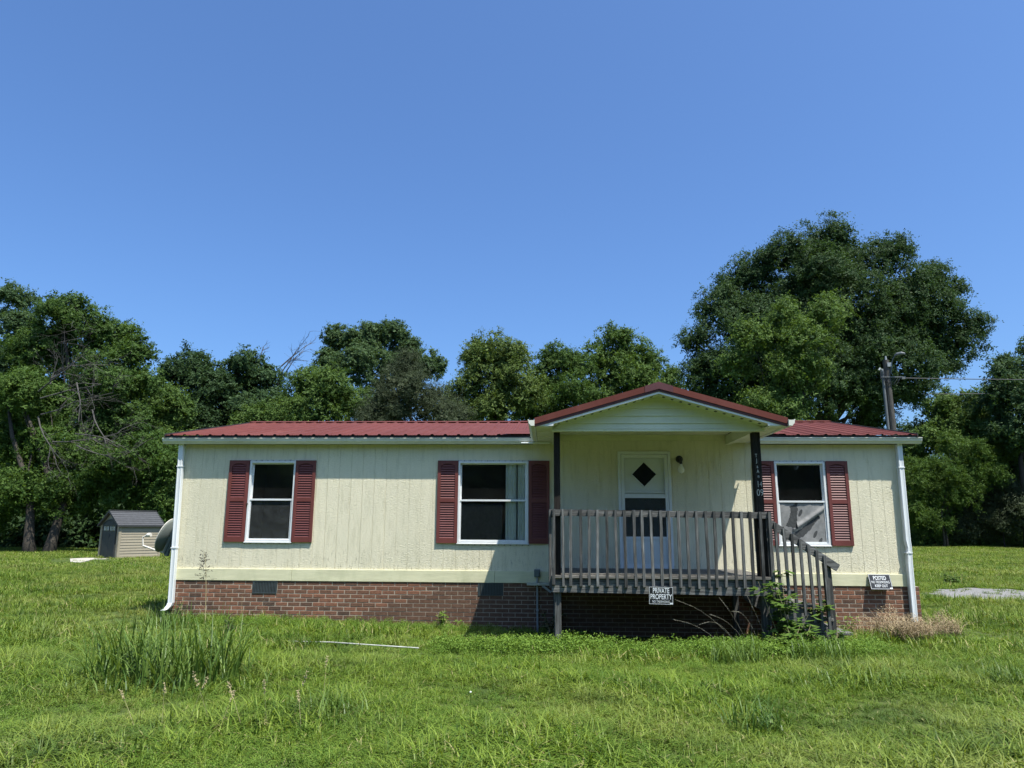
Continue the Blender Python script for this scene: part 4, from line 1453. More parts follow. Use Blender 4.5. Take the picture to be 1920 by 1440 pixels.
def crown(lobes, rng, dens=1.0, lobe=.94, leaf=.10, fill=.25, spiky=1.0, droop=.1, **_):
    """points for leaf bunches (place, direction, size) and big inner leaves"""
    L = []
    for lx, ly, lz, lr in lobes:
        L.append((lx, ly, lz, lr * lobe * .93))
        for q in range(7 if lr > 1.2 else 5):
            dd = unit(rng.normal(0, 1, 3))
            dd[2] = abs(dd[2]) * .9 - .25
            rad = lr * lobe * rng.uniform(.70, 1.0)
            L.append((lx + dd[0] * rad, ly + dd[1] * rad, lz + dd[2] * rad, lr * lobe * rng.uniform(.28, .50)))
    L = np.array(L)
    C, D, S, core = [], [], [], []
    for li, (lx, ly, lz, lr) in enumerate(L):
        m = int((36 * lr * lr + 6) * dens)
        d = unit(rng.normal(0, 1, (m, 3)) + np.array([0, 0, .12]))
        ph = rng.uniform(0, 6.28, 3)
        bumpy = 1 + .16 * np.sin(4 * d[:, 0] + ph[0]) * np.sin(4 * d[:, 1] + ph[1]) + .10 * np.sin(7 * d[:, 2] + ph[2])
        rad = np.where(rng.random(m) < fill, rng.uniform(.2, .7, m), rng.uniform(.72, 1.05, m)) * lr * bumpy
        far = rng.random(m) < .07 * spiky
        rad = np.where(far, rad * rng.uniform(1.05, 1.35, m), rad)
        cc = np.array([lx, ly, lz]) + d * rad[:, None]
        keep = np.ones(m, bool)
        for lj, (ox, oy, oz, orr) in enumerate(L):
            if lj != li and abs(ox - lx) < lr + orr and abs(oz - lz) < lr + orr:
                q = np.linalg.norm(cc - np.array([ox, oy, oz]), axis=1) / orr
                keep &= ~((q < .60) & (rng.random(m) < .7))
        keep &= ~((d[:, 1] > .3) & (rng.random(m) < .7))      # the far side is thinner: nobody sees it from the garden
        C.append(cc[keep])
        D.append(unit(d[keep] * .8 + np.array([0, 0, .45]) + rng.normal(0, .25, (keep.sum(), 3))))
        S.append(np.full(keep.sum(), 1.0) * rng.uniform(.6, 1.15, keep.sum()) * (1 if lr > .5 else .85))
        kc = int(130 * lr * lr * dens)
        core.append(np.array([lx, ly, lz]) + unit(rng.normal(0, 1, (kc, 3))) * (lr * .70 * rng.random((kc, 1)) ** .5))
    core = np.concatenate(core)
    P = leaves(core, np.tile(np.array([0, -.6, .4]), (len(core), 1)), np.full(len(core), .27), .7, rng, droop, True)
    return np.concatenate(C), np.concatenate(D), np.concatenate(S), P, rng.normal(.45, .2, len(core))


def bent(a, b, rng, n=5, wob=.12):
    a, b = Vector(a), Vector(b)
    L = (b - a).length
    pts = []
    for k in range(n):
        t = k / (n - 1)
        p = a.lerp(b, t)
        if 0 < k < n - 1:
            p += Vector((rng.normal(0, wob), rng.normal(0, wob), rng.normal(0, wob * .5))) * L * .25
        p.z += math.sin(t * math.pi) * -.02 * L
        pts.append(p)
    return pts


def tree(name, label, base, lobes, leafm, trunk_r, seed, group='trees around the house', cat='tree', multi=1, **kw):
    rng = np.random.default_rng(seed)
    t = thing(name, label, cat, base, 0, group)
    C, D, S, P, T = crown(lobes, rng, **kw)
    # every bunch is turned, sized and placed; all of them are one mesh
    CL = clusters(leafm, kw.get('leaf', .10), kw.get('aspect', .6), kw.get('droop', .1))
    pick = rng.integers(0, len(CL), len(C))
    a = unit(np.cross(D, rng.normal(0, 1, (len(C), 3))))
    b_ = np.cross(D, a)
    RM = np.stack([a, b_, D], -1) * S[:, None, None]
    PP, TT = [P], [T]
    for v, (cp, ct) in enumerate(CL):
        k = pick == v
        q = np.einsum('nij,lcj->nlci', RM[k], cp) + C[k][:, None, None, :]
        PP.append(q.reshape(-1, 3, 3))
        TT.append((ct[None, :] + rng.normal(0, .17, (k.sum(), 1))).ravel())
    link('crown', quads_mesh('crown', np.concatenate(PP), np.concatenate(TT), leafm, base), t)
    L = sorted(lobes, key=lambda q: -q[2])
    top = L[0]
    ctr = np.mean(np.array(lobes)[:, :3], axis=0)
    for q in range(multi):
        off = (q - (multi - 1) / 2) * trunk_r * 2.6
        b0 = (base[0] + off, base[1] + off * .3, base[2] - .3)
        mid = (base[0] + off * 1.6 + (ctr[0] - base[0]) * .25, base[1] + off + (ctr[1] - base[1]) * .3, base[2] + (ctr[2] - base[2]) * .55)
        pts = bent(b0, mid, rng, 4, .06) + bent(mid, (top[0] + off, top[1], top[2] - top[3] * .3), rng, 4, .1)[1:]
        rad = [trunk_r * (1.35 if k == 0 else 1) * (1 - .8 * k / (len(pts) - 1)) for k in range(len(pts))]
        MB().tube(pts, rad, 10).build('trunk', 'bark', t, smooth=True)
    mb = MB()
    hx = Vector(pts[2])
    for (lx, ly, lz, lr) in lobes:
        tt = rng.uniform(.25, .7)
        s0 = Vector(pts[2]).lerp(Vector(pts[4]), tt) if lz > pts[2].z else Vector(pts[1]).lerp(Vector(pts[2]), rng.uniform(.3, .9))
        r0 = trunk_r * .22
        mb.tube(bent(s0, (lx, ly, lz + lr * .3), rng, 5, .14), [r0, r0 * .8, r0 * .6, r0 * .4, r0 * .15], 6, False)
        for _ in range(3):
            d = unit(rng.normal(0, 1, 3))
            mb.tube(bent((lx, ly, lz), (lx + d[0] * lr * .8, ly + d[1] * lr * .8, lz + abs(d[2]) * lr * .8), rng, 4, .14), [r0 * .3, r0 * .25, r0 * .15, r0 * .06], 5, False)
    mb.build('limbs', 'bark', t)
    return t


TD = {
'cedar': ((-8.58, 34, 0.18), [(-8.95, 33.86, 12.46, 0.83), (-9.2, 34.43, 11.49, 1.47), (-8.98, 33.54, 10.04, 2.13), (-10.14, 34.14, 9.06, 2.02), (-7.78, 35.01, 9.38, 2.13), (-10.97, 33.26, 8.22, 1.54), (-6.06, 33.18, 8.2, 1.53)]) ,
'fourth': ((-23.2, 44, 0.26), [(-24.56, 44.14, 14.29, 1.61), (-26.13, 44.87, 13.09, 1.93), (-22.89, 44.7, 13.04, 1.71), (-24.22, 44.03, 10.69, 2.53), (-21.48, 43.8, 10.65, 1.89), (-26.92, 44.25, 9.85, 2.12)]) ,
'front': ((11.28, 22, 0.08), [(12.38, 22.39, 11.68, 0.99), (10.37, 22.0, 10.5, 1.08), (12.42, 21.31, 10.17, 1.21), (14.19, 21.68, 11.73, 1.07), (11.69, 21.67, 8.82, 1.07), (10.58, 21.64, 7.26, 1.02), (12.04, 21.65, 6.75, 1.07), (9.62, 22.36, 9.25, 0.83), (12.93, 21.62, 8.8, 0.89), (10.7, 21.45, 6.21, 1.01)]) ,
'hightree': ((-17.1, 58, 0.37), [(-20.73, 57.85, 20.16, 1.79), (-17.8, 57.23, 20.25, 1.88), (-15.42, 57.61, 20.62, 1.68), (-13.9, 58.59, 19.17, 1.6), (-21.37, 56.85, 17.12, 2.08), (-17.41, 56.28, 16.97, 3.09), (-14.61, 58.4, 16.87, 2.65), (-11.72, 57.52, 17.22, 1.83), (-22.7, 58.09, 14.61, 2.11)]) ,
'leftbig': ((-28.27, 31, 0.15), [(-30.63, 30.29, 14.73, 1.34), (-29.32, 30.83, 14.16, 1.45), (-27.99, 31.73, 13.32, 1.49), (-26.29, 31.47, 12.35, 1.31), (-31.64, 31.72, 12.26, 2.31), (-27.23, 30.25, 10.16, 2.23), (-25.3, 31.05, 10.32, 1.14), (-32.03, 30.39, 9.19, 2.24), (-28.51, 30.11, 7.45, 2.23), (-25.54, 30.24, 7.46, 1.59)]) ,
'leftfront': ((-26.49, 25, 0.1), [(-28.49, 24.48, 8.42, 1.52), (-27.47, 25.64, 8.03, 1.28), (-29.41, 25.77, 5.95, 2.0), (-27.11, 25.72, 5.07, 1.99), (-25.12, 25.4, 5.33, 1.13), (-27.37, 24.39, 3.25, 1.65), (-25.49, 24.65, 2.99, 1.52), (-24.02, 25.19, 3.59, 1.26), (-23.02, 25.31, 4.46, 1.13), (-24.39, 25.3, 2.46, 0.7), (-29.24, 25.51, 2.16, 1.13)]) ,
'leftwall': ((-30.54, 35, 0.18), [(-38.44, 35.9, 9.41, 1.81), (-36.05, 36.06, 8.28, 1.99), (-32.6, 34.19, 9.49, 1.57), (-31.15, 36.0, 9.79, 1.81), (-28.84, 35.88, 10.53, 1.63), (-26.11, 35.36, 9.29, 1.79), (-30.88, 33.94, 6.18, 1.91), (-29.35, 35.93, 6.38, 1.99), (-25.95, 34.21, 6.57, 1.74), (-25.15, 35.89, 6.38, 1.63), (-36.27, 35.39, 5.22, 1.97), (-32.79, 34.07, 3.36, 1.74), (-29.98, 34.37, 2.68, 1.57), (-28.06, 35.29, 3.42, 1.78), (-25.39, 35.15, 3.43, 1.78), (-37.03, 35.47, 2.32, 1.61)]) ,
'light': ((-3.52, 40, 0.22), [(-3.42, 39.43, 14.36, 1.75), (-5.12, 40.44, 14.2, 1.38), (-2.05, 40.21, 13.71, 1.5), (-3.59, 39.32, 12.3, 2.13), (-5.8, 39.68, 11.16, 1.56), (-1.41, 39.32, 11.08, 1.74), (-3.41, 39.88, 9.58, 2.35), (-6.09, 39.14, 9.07, 1.54)]) ,
'lowgreen': ((-15.8, 40, 0.22), [(-21.94, 39.95, 8.81, 1.57), (-19.82, 39.67, 9.17, 1.75), (-18.4, 40.89, 12.26, 1.52), (-15.8, 39.36, 11.54, 1.74), (-14.26, 39.82, 10.4, 1.76), (-16.46, 39.23, 9.5, 2.13), (-19.06, 40.22, 10.06, 1.38), (-18.13, 39.58, 8.75, 1.56)]) ,
'mid1': ((1.74, 43, 0.25), [(-1.11, 43.44, 10.55, 1.88), (3.53, 43.88, 9.75, 1.9), (1.46, 43.86, 14.76, 1.6), (2.72, 43.41, 13.99, 1.46), (0.59, 44.03, 12.82, 1.9), (2.21, 41.69, 11.09, 2.23), (0.15, 42.53, 9.98, 1.85)]) ,
'mid2': ((6.28, 46, 0.27), [(7.28, 47.1, 10.22, 2.0), (12.05, 46.65, 10.15, 1.99), (5.89, 45.84, 16.81, 1.48), (7.87, 46.93, 15.91, 1.78), (4.64, 46.25, 15.08, 1.76), (9.35, 46.58, 14.67, 1.55), (6.29, 45.35, 13.06, 2.59), (8.84, 45.19, 12.13, 2.16), (4.55, 45.85, 11.37, 2.18), (10.64, 45.43, 13.06, 1.3), (10.83, 45.75, 10.9, 1.74)]) ,
'oak': ((16.57, 30, 0.14), [(14.63, 31.66, 14.06, 3.13), (18.27, 29.36, 13.7, 3.12), (15.36, 28.14, 9.89, 3.03), (19.46, 28.53, 10.58, 2.6), (12.04, 29.06, 10.41, 2.33), (17.48, 30.75, 16.88, 2.26), (21.53, 29.69, 13.77, 1.89), (17.19, 29.6, 18.7, 1.57), (14.9, 29.24, 17.55, 1.56), (13.11, 31.0, 16.67, 1.79), (10.9, 29.86, 14.58, 1.58), (9.46, 29.58, 12.5, 1.19), (10.03, 29.08, 10.27, 1.71), (13.0, 28.65, 12.88, 2.46), (16.33, 28.87, 15.21, 2.78), (19.65, 30.39, 17.42, 1.86), (21.53, 29.5, 17.91, 1.19), (21.71, 29.04, 15.55, 1.7), (23.83, 29.99, 16.36, 1.11), (23.16, 29.48, 14.02, 1.72), (25.26, 30.41, 15.81, 0.7), (25.71, 29.54, 13.2, 1.0), (24.65, 30.05, 12.2, 1.52), (22.24, 30.73, 12.72, 2.26), (19.28, 29.74, 12.81, 2.36), (17.93, 31.48, 10.91, 2.63), (14.09, 29.94, 9.3, 2.22), (11.1, 29.46, 8.27, 1.72), (19.6, 29.8, 9.26, 1.89), (21.17, 29.21, 9.46, 1.4), (9.96, 29.85, 8.33, 1.58), (23.39, 29.71, 10.82, 0.94), (19.82, 30.59, 7.79, 1.29)]) ,
'rightmid': ((32.04, 44, 0.26), [(32.7, 44.3, 10.62, 1.61), (31.22, 44.47, 11.07, 1.36), (34.45, 44.49, 10.65, 1.7), (32.29, 43.98, 8.48, 2.32), (34.02, 42.97, 7.95, 2.07), (29.93, 43.42, 8.0, 1.67), (30.07, 44.94, 5.67, 2.15), (36.27, 45.01, 6.52, 2.15)]) ,
'rightupper': ((33.76, 40, 0.22), [(34.86, 40.8, 12.85, 1.59), (35.48, 40.18, 11.91, 2.36), (33.99, 41.03, 10.89, 1.8), (34.57, 39.73, 8.72, 2.34), (37.48, 41.13, 13.72, 2.4)]) ,
'rightwall': ((32.97, 46, 0.27), [(30.52, 46.89, 8.4, 1.78), (31.92, 45.34, 9.5, 1.95), (34.77, 44.7, 8.99, 2.14), (39.03, 47.21, 7.57, 2.46), (29.57, 44.85, 5.25, 1.93), (33.65, 46.98, 5.83, 2.22), (35.24, 44.9, 5.27, 2.36), (39.61, 46.81, 4.56, 2.22), (30.57, 46.59, 2.42, 1.77), (33.62, 46.89, 2.44, 2.0), (35.98, 46.12, 2.03, 1.97)]) ,
'round': ((-27.14, 42, 0.24), [(-28.65, 42.89, 14.03, 1.74), (-29.58, 42.8, 12.69, 1.86), (-26.55, 42.1, 12.1, 1.84), (-27.7, 41.47, 9.44, 2.22), (-30.15, 42.9, 9.22, 1.86)]) ,
'shrub': ((32.75, 41, 0.23), [(33.1, 41.72, 3.52, 1.62), (33.22, 40.36, 2.36, 1.78), (31.92, 41.33, 1.99, 1.61), (34.36, 40.68, 3.87, 1.59), (30.91, 41.6, 1.61, 1.29), (35.02, 41.52, 2.0, 1.61)]) ,
'spire': ((-35.71, 36, 0.19), [(-38.06, 35.61, 17.62, 1.22), (-37.66, 35.23, 15.49, 1.6), (-36.59, 35.75, 13.65, 1.98), (-37.82, 35.1, 11.95, 2.13)]) ,
'sumac': ((28.14, 40, 0.22), [(29.89, 40.6, 7.29, 1.19), (30.86, 39.77, 6.82, 1.17), (29.13, 40.29, 5.34, 1.58), (31.85, 40.51, 5.36, 1.43), (26.88, 40.19, 5.71, 1.1), (28.39, 40.62, 3.84, 1.67), (29.58, 40.05, 4.01, 1.41), (26.78, 40.25, 2.7, 1.34), (27.63, 40.3, 1.78, 1.34), (26.38, 39.73, 4.92, 0.98)]) ,
'yardmid': ((-20.0, 24.5, 0.1), [(-21.74, 23.89, 4.62, 1.22), (-20.82, 24.66, 5.26, 1.25), (-20.43, 24.75, 3.85, 1.25), (-21.64, 24.51, 3.0, 0.97), (-19.34, 24.08, 2.45, 1.09), (-22.86, 24.47, 3.83, 1.1), (-18.91, 23.96, 4.36, 1.09)]) ,
}
SPEC = [
    ('spire', 'tree', 'tall narrow tree at the far left edge', 'leaf_blue', .25, dict(leaf=0.122, spiky=1.2)),
    ('leftbig', 'tree', 'big bushy tree left of the house with a sloping top', 'leaf_mid', .35, dict(leaf=0.116, spiky=1.4, dens=1.3)),
    ('leftfront', 'tree', 'low spreading leafy tree left of the shed with bright hanging leaves', 'leaf_front', .30, dict(dens=1.35, leaf=0.102, droop=.4, multi=2)),
    ('yardmid', 'tree', 'small bright leafy tree leaning over the grey shed', 'leaf_front', .15, dict(dens=1.35, leaf=0.102, droop=.3)),
    ('round', 'tree', 'round topped dark tree above the left end of the red roof', 'leaf_dark', .26, dict(leaf=0.136)),
    ('fourth', 'tree', 'dark tree beside the bare dead snag', 'leaf_blue', .26, dict(leaf=0.136)),
    ('hightree', 'tree', 'tall blue green tree behind the brownish cedar', 'leaf_blue', .34, dict(leaf=0.150)),
    ('lowgreen', 'tree', 'low mid green tree left of the brownish cedar', 'leaf_mid', .22, dict(leaf=0.116, spiky=1.3)),
    ('cedar', 'cedar_tree', 'brownish conical cedar above the middle of the roof', 'leaf_cedar', .22, dict(leaf=0.088, aspect=.22, dens=1.6, spiky=1.5)),
    ('light', 'tree', 'light green round tree above the roof right of the cedar', 'leaf_light', .24, dict(leaf=0.116)),
    ('mid1', 'tree', 'mid green tree just left of the porch gable peak', 'leaf_mid', .22, dict(leaf=0.116)),
    ('mid2', 'tree', 'green tree with two tops behind the porch gable', 'leaf_mid', .26, dict(leaf=0.122)),
    ('oak', 'oak_tree', 'huge dark spreading oak behind the right side of the house', 'leaf_dark', .5, dict(leaf=0.102, aspect=.5, dens=1.25, clump=.55, fill=.15, lobe=.97)),
    ('front', 'tree', 'lighter green tree standing in front of the huge dark oak', 'leaf_mid', .16, dict(leaf=0.095)),
    ('rightupper', 'tree', 'tall dark tree at the right edge of the picture', 'leaf_blue', .25, dict(leaf=0.122, spiky=1.4)),
    ('rightmid', 'tree', 'bushy green tree below the overhead cable on the right', 'leaf_mid', .2, dict(leaf=0.116, dens=.9)),
    ('sumac', 'shrub', 'bright shrub with drooping fronds right of the house', 'leaf_front', .09, dict(leaf=0.116, aspect=.35, droop=.7, multi=2)),
    ('leftwall', 'tree', 'broad dark tree filling the gap behind the shed and the left trees', 'leaf_mid', .25, dict(leaf=0.136, dens=1.1)),
    ('rightwall', 'tree', 'broad dark leafy tree behind the bright shrub right of the house', 'leaf_blue', .25, dict(leaf=0.136, dens=1.1)),
    ('shrub', 'shrub', 'grey green rounded shrub at the right edge of the lawn', 'leaf_cedar', .06, dict(leaf=0.075, aspect=.4, dens=1.4)),
]
for i, (key, nm, lab, lm, tr, kw) in enumerate(SPEC):
    b, lob = TD[key]
    kw = dict(kw)
    if key == 'leftfront':
        b = (-25.4, 23.6, .09)
    multi = kw.pop('multi', 1)
    tree(nm, lab, b, lob, lm, tr, 100 + i, cat='shrub' if nm == 'shrub' else 'tree', group='shrubs at the edge of the lawn' if nm == 'shrub' else 'trees around the house', multi=multi, **kw)


def thicket(name, x0, x1, y0, y1, h, n, leaf, mat, seed):
    """dense undergrowth that reads as one mass"""
    rng = np.random.default_rng(seed)
    c = np.stack([rng.uniform(x0, x1, n), rng.uniform(y0, y1, n), rng.random(n) ** 1.3], 1)
    hh = h * (.7 + .3 * np.sin(c[:, 0] * .7) + .25 * np.sin(c[:, 0] * 1.9 + 1))
    c[:, 2] = gh(c[:, 0], c[:, 1]) + c[:, 2] * hh
    k = 14
    pos = (c[:, None, :] + rng.normal(0, .28, (n, k, 3))).reshape(-1, 3)
    nr = np.tile(np.array([0, -.35, .8]), (len(pos), 1))
    P = leaves(pos, nr, np.full(len(pos), leaf), .6, rng, .2, True)
    T = np.repeat(rng.normal(.45, .2, n), k) + rng.normal(0, .15, n * k)
    link(name, quads_mesh(name, P, T, mat, (0, 0, 0)), kind='stuff')


thicket('undergrowth', -46, -13, 29, 38, 4.2, 9500, .36, 'leaf_dark', 31)
thicket('undergrowth', 22, 50, 46, 52, 7, 7500, .36, 'leaf_dark', 32)
thicket('undergrowth', -34, 28, 49, 56, 10.5, 9500, .36, 'leaf_mid', 33)
thicket('undergrowth', 24.5, 42, 41.5, 44, 1.6, 1300, .16, 'leaf_mid', 34)
thicket('woods', -60, 60, -62, -46, 16, 9000, 1.3, 'leaf_dark', 35)


# ---- bare dead wood
def dead_tree(name, label, base, stems, r0, seed, depth=3, cat='dead tree', bare=False):
    rng = np.random.default_rng(seed)
    t = thing(name, label, cat, base)
    main = MB()
    twig = MB()

    def grow(mb, a, d, L, r, lev):
        a, d = Vector(a), Vector(d).normalized()
        n = 4
        pts = [a]
        for k in range(n):
            d = (d + Vector(rng.normal(0, .13, 3))).normalized()
            pts.append(pts[-1] + d * L / n)
        mb.tube(pts, [r * (1 - .7 * k / n) for k in range(n + 1)], 6 if lev == 0 else 4, False)
        if lev >= depth:
            return
        for k in range(rng.integers(3, 6)):
            j = rng.integers(1, n + 1)
            dd = (d + Vector(rng.normal(0, .55, 3))).normalized()
            grow(twig, pts[j], dd, L * rng.uniform(.4, .65), r * .45, lev + 1)
    for q, (a, d, L) in enumerate(stems):
        if bare and q == 0:
            main.tube(bent(a, Vector(a) + Vector(d) * L, rng, 6, .05), [r0 * 1.3, r0 * 1.2, r0 * 1.1, r0, r0, r0 * .9], 8)
            continue
        grow(main, a, d, L, r0, 0)
    main.build('trunk', 'bark_dead', t)
    twig.build('branches', 'bark_dead', t, kind='stuff')


dead_tree('dead_tree', 'bare grey dead snag standing up against the sky', (-22.3, 45, .26), [((-22.3, 45, .2), (.02, 0, 1), 13.2), ((-22.05, 45, 13.2), (.15, 0, 1), 3.6), ((-21.9, 45, 14.6), (.75, .1, .65), 2.4), ((-22.0, 45, 13.4), (.55, .1, .75), 2.8), ((-23.6, 44.6, 14.6), (.1, 0, 1), 1.3)], .065, 41, 2, bare=True)
dead_tree('dead_branch', 'tangle of broken bare branches hanging in the trees left of the house', (-25.2, 22.3, .1),
          [((-25.7, 22.4, 8.2), (1.2, -.1, .75), 3.6), ((-25.4, 22.4, 7.0), (1, -.2, .25), 3.8), ((-25.6, 22.5, 6.9), (.35, -.2, -.5), 2.6), ((-23.4, 22.3, 6.0), (1.1, -.1, -.2), 2.6), ((-25.2, 22.5, 8.6), (.05, 0, 1), 1.3), ((-24.6, 22.4, 5.6), (1, -.1, -.05), 3.0), ((-25.0, 22.2, 8.8), (1, -.1, .3), 2.6), ((-23.6, 22.2, 8.6), (.7, -.1, -.75), 2.6), ((-25.4, 22.2, 7.8), (.9, -.1, .1), 3.2), ((-22.6, 22.2, 7.2), (.1, -.1, -1), 2.4), ((-23.2, 22.2, 5.4), (1, -.1, -.3), 2.2)], .040, 42, 3, 'branch')


# ================================================================== PLANTS
def blades(n, base_xy, hmin, hmax, width, rng, lean=.45, seg=4, spread=None):
    """curved grass blades as (n*seg) quads; returns corners and tint"""
    bx, by, bz = base_xy
    h = rng.uniform(hmin, hmax, n)
    az = rng.uniform(0, 2 * np.pi, n)
    ln = np.abs(rng.normal(lean, lean * .5, n))
    dx, dy = np.cos(az), np.sin(az)
    sx, sy = -dy, dx
    P = []
    w = width * rng.uniform(.7, 1.3, n)
    ts = np.linspace(0, 1, seg + 1)
    cen, wid = [], []
    for t in ts:
        out = ln * h * t ** 2
        zz = h * (t - .35 * np.minimum(ln, 1.6) * t ** 2.4)
        cen.append(np.stack([bx + dx * out, by + dy * out, bz + zz], -1))
        wid.append(w * (1 - t ** 1.7) * .5 + .0006)
    S = np.stack([sx, sy, np.zeros(n)], -1)
    for k in range(seg):
        P.append(np.stack([cen[k] - S * wid[k][:, None], cen[k] + S * wid[k][:, None], cen[k + 1] + S * wid[k + 1][:, None], cen[k + 1] - S * wid[k + 1][:, None]], 1))
    tint = rng.uniform(0, 1, n)
    return np.concatenate(P), np.tile(tint, seg)


def grass_clump(label, x, y, rx, ry, n, hmin, hmax, width, seed, lean=.4, mat='grass_tall', group='tall grass clumps on the lawn', name='grass_clump', cat='grass clump'):
    rng = np.random.default_rng(seed)
    a = rng.uniform(0, 2 * np.pi, n)
    r = np.sqrt(rng.random(n))
    bx, by = x + rx * r * np.cos(a), y + ry * r * np.sin(a)
    P, T = blades(n, (bx, by, gh(bx, by) - .01), hmin, hmax, width, rng, lean)
    b = (x, y, float(gh(x, y)))
    o = link(name, quads_mesh(name, P, T, mat, b))
    o.location = b
    tag(o, label, cat, group)
    return o


grass_clump('big clump of tall broad bladed grass on the left of the lawn', -3.62, -4.75, .78, .46, 430, .34, .86, .018, 51, .55)
grass_clump('fringe of shorter blades round the foot of the big left grass clump', -3.5, -4.9, 1.05, .62, 330, .12, .34, .013, 151, .8)
grass_clump('dark tall grass tuft in front of the porch steps', 2.55, -3.0, .33, .25, 190, .2, .42, .013, 52, .5)
grass_clump('tall grass tuft right of the porch steps in the lawn', 3.6, -2.9, .4, .25, 160, .18, .40, .012, 53, .5)
grass_clump('arching grass tuft at the lower middle of the lawn', 1.9, -6.1, .28, .22, 90, .16, .34, .012, 54, .8)
grass_clump('pale arching grass tuft in the lower left foreground', -1.5, -6.0, .3, .25, 90, .16, .32, .012, 55, .8)
grass_clump('grass tuft near the right edge of the lawn', 5.0, -4.3, .3, .25, 110, .18, .36, .012, 56, .6)
grass_clump('narrow grass tuft beside the left downspout', -5.6, -1.0, .35, .2, 120, .18, .42, .012, 57, .5)
grass_clump('long bladed tuft in the middle right of the lawn', 3.2, -4.5, .6, .25, 150, .14, .32, .011, 58, .7)

# dry seed stalks in the left foreground
def stalks(label, pts, seed, name='seed_stalk', cat='grass stalk', head=True, mat='stem_dry', r=.0017, hs=1.0):
    rng = np.random.default_rng(seed)
    b = pts[0][0]
    b = (b[0], b[1], float(gh(b[0], b[1])))
    mb = MB()
    for p0, p1, arch in pts:
        p0, p1 = Vector(p0), Vector(p1)
        P = []
        for k in range(9):
            t = k / 8
            q = p0.lerp(p1, t)
            q.z += arch * math.sin(math.pi * t) * .5
            P.append(q)
        mb.tube(P, [r * (1 - .5 * k / 8) for k in range(9)], 5)
        if head:
            for k in range(26):
                t = rng.uniform(.72, 1)
                q = P[min(8, int(t * 8))].lerp(P[min(8, int(t * 8) + 1)], t * 8 % 1)
                d = Vector(rng.normal(0, 1, 3)).normalized()
                mb.bar(q, q + d * rng.uniform(.010, .02) * hs, .004 * hs, .004 * hs, (.3, .5, .8))
    o = mb.build(name, mat, None, origin=b)
    o.location = b
    tag(o, label, cat, 'dry seed stalks')


stalks('dry seed stalks in the lower left corner of the lawn', [((-2.9 + .16 * k, -6.5 + .07 * (k % 4), 0), (-2.9 + .16 * k + .08 * ((k * 7) % 5 - 2), -6.5 + .05 * (k % 3), .30 + .05 * (k % 4)), .03) for k in range(9)], 61)
stalks('single upright straw coloured stalk right of the big grass clump', [((-1.77, -5.5, 0), (-1.75, -5.5, .40), 0)], 62)
stalks('pale arching seed stalks against the dark space under the porch', [((2.9, -2.0, -.1), (2.0, -1.95, .58), .25), ((3.0, -2.05, -.1), (2.45, -2.0, .40), .22), ((3.0, -2.0, -.1), (2.6, -1.95, .62), .12), ((2.7, -2.1, -.1), (1.95, -2.05, .33), .2), ((3.0, -1.98, 0), (3.05, -1.95, .62), .1), ((2.8, -2.05, 0), (2.3, -2.0, .26), .3), ((3.1, -2.05, 0), (2.75, -2.0, .44), .3), ((3.2, -2.1, 0), (2.95, -2.05, .66), .05)], 63, mat='stem_pale', r=.0009, hs=.4)
stalks('thin reddish stems in front of the brick near the left corner', [((-4.75, -.4, 0), (-4.35, -.35, .36), 0), ((-4.7, -.4, 0), (-4.75, -.3, .42), 0), ((-5.2, -.4, 0), (-5.6, -.3, .36), .02), ((-5.1, -.4, 0), (-5.45, -.3, .30), 0), ((-4.5, -.4, 0), (-4.3, -.4, .32), 0)], 64, head=False)

# tall panicle weed at the left corner
rng = np.random.default_rng(70)
mb = MB()
b = (-5.24, -.5, float(gh(-5.24, -.5)))
mb.tube([(-5.24, -.5, b[2]), (-5.27, -.5, .5), (-5.31, -.5, .9), (-5.36, -.5, 1.13)], [.006, .005, .0035, .002], 6)
wd = thing('seeding_weed', 'tall thin weed with an airy seed head before the left brick corner', 'weed', b)
mb.build('stem', 'stem_dry', wd)
mb = MB()
for k in range(60):
    z = rng.uniform(.62, 1.12)
    t = (1.13 - z) / .5
    d = Vector((rng.normal(-.15, .8), rng.normal(0, .6), rng.uniform(.0, .6))).normalized()
    s = Vector((-5.24 - .12 * z, -.5, z))
    e = s + d * (.05 + .17 * t * rng.random())
    e2 = e + Vector((0, 0, -.02))
    mb.tube([s, (s + e) / 2 + Vector((0, 0, .01)), e, e2], .0013, 3, False)
    for _ in range(3):
        q = s.lerp(e, rng.uniform(.5, 1.05))
        mb.bar(q, q + Vector(rng.normal(0, .008, 3)), .006, .006, (.3, .6, .7))
mb.build('seed_head', 'bark', wd)

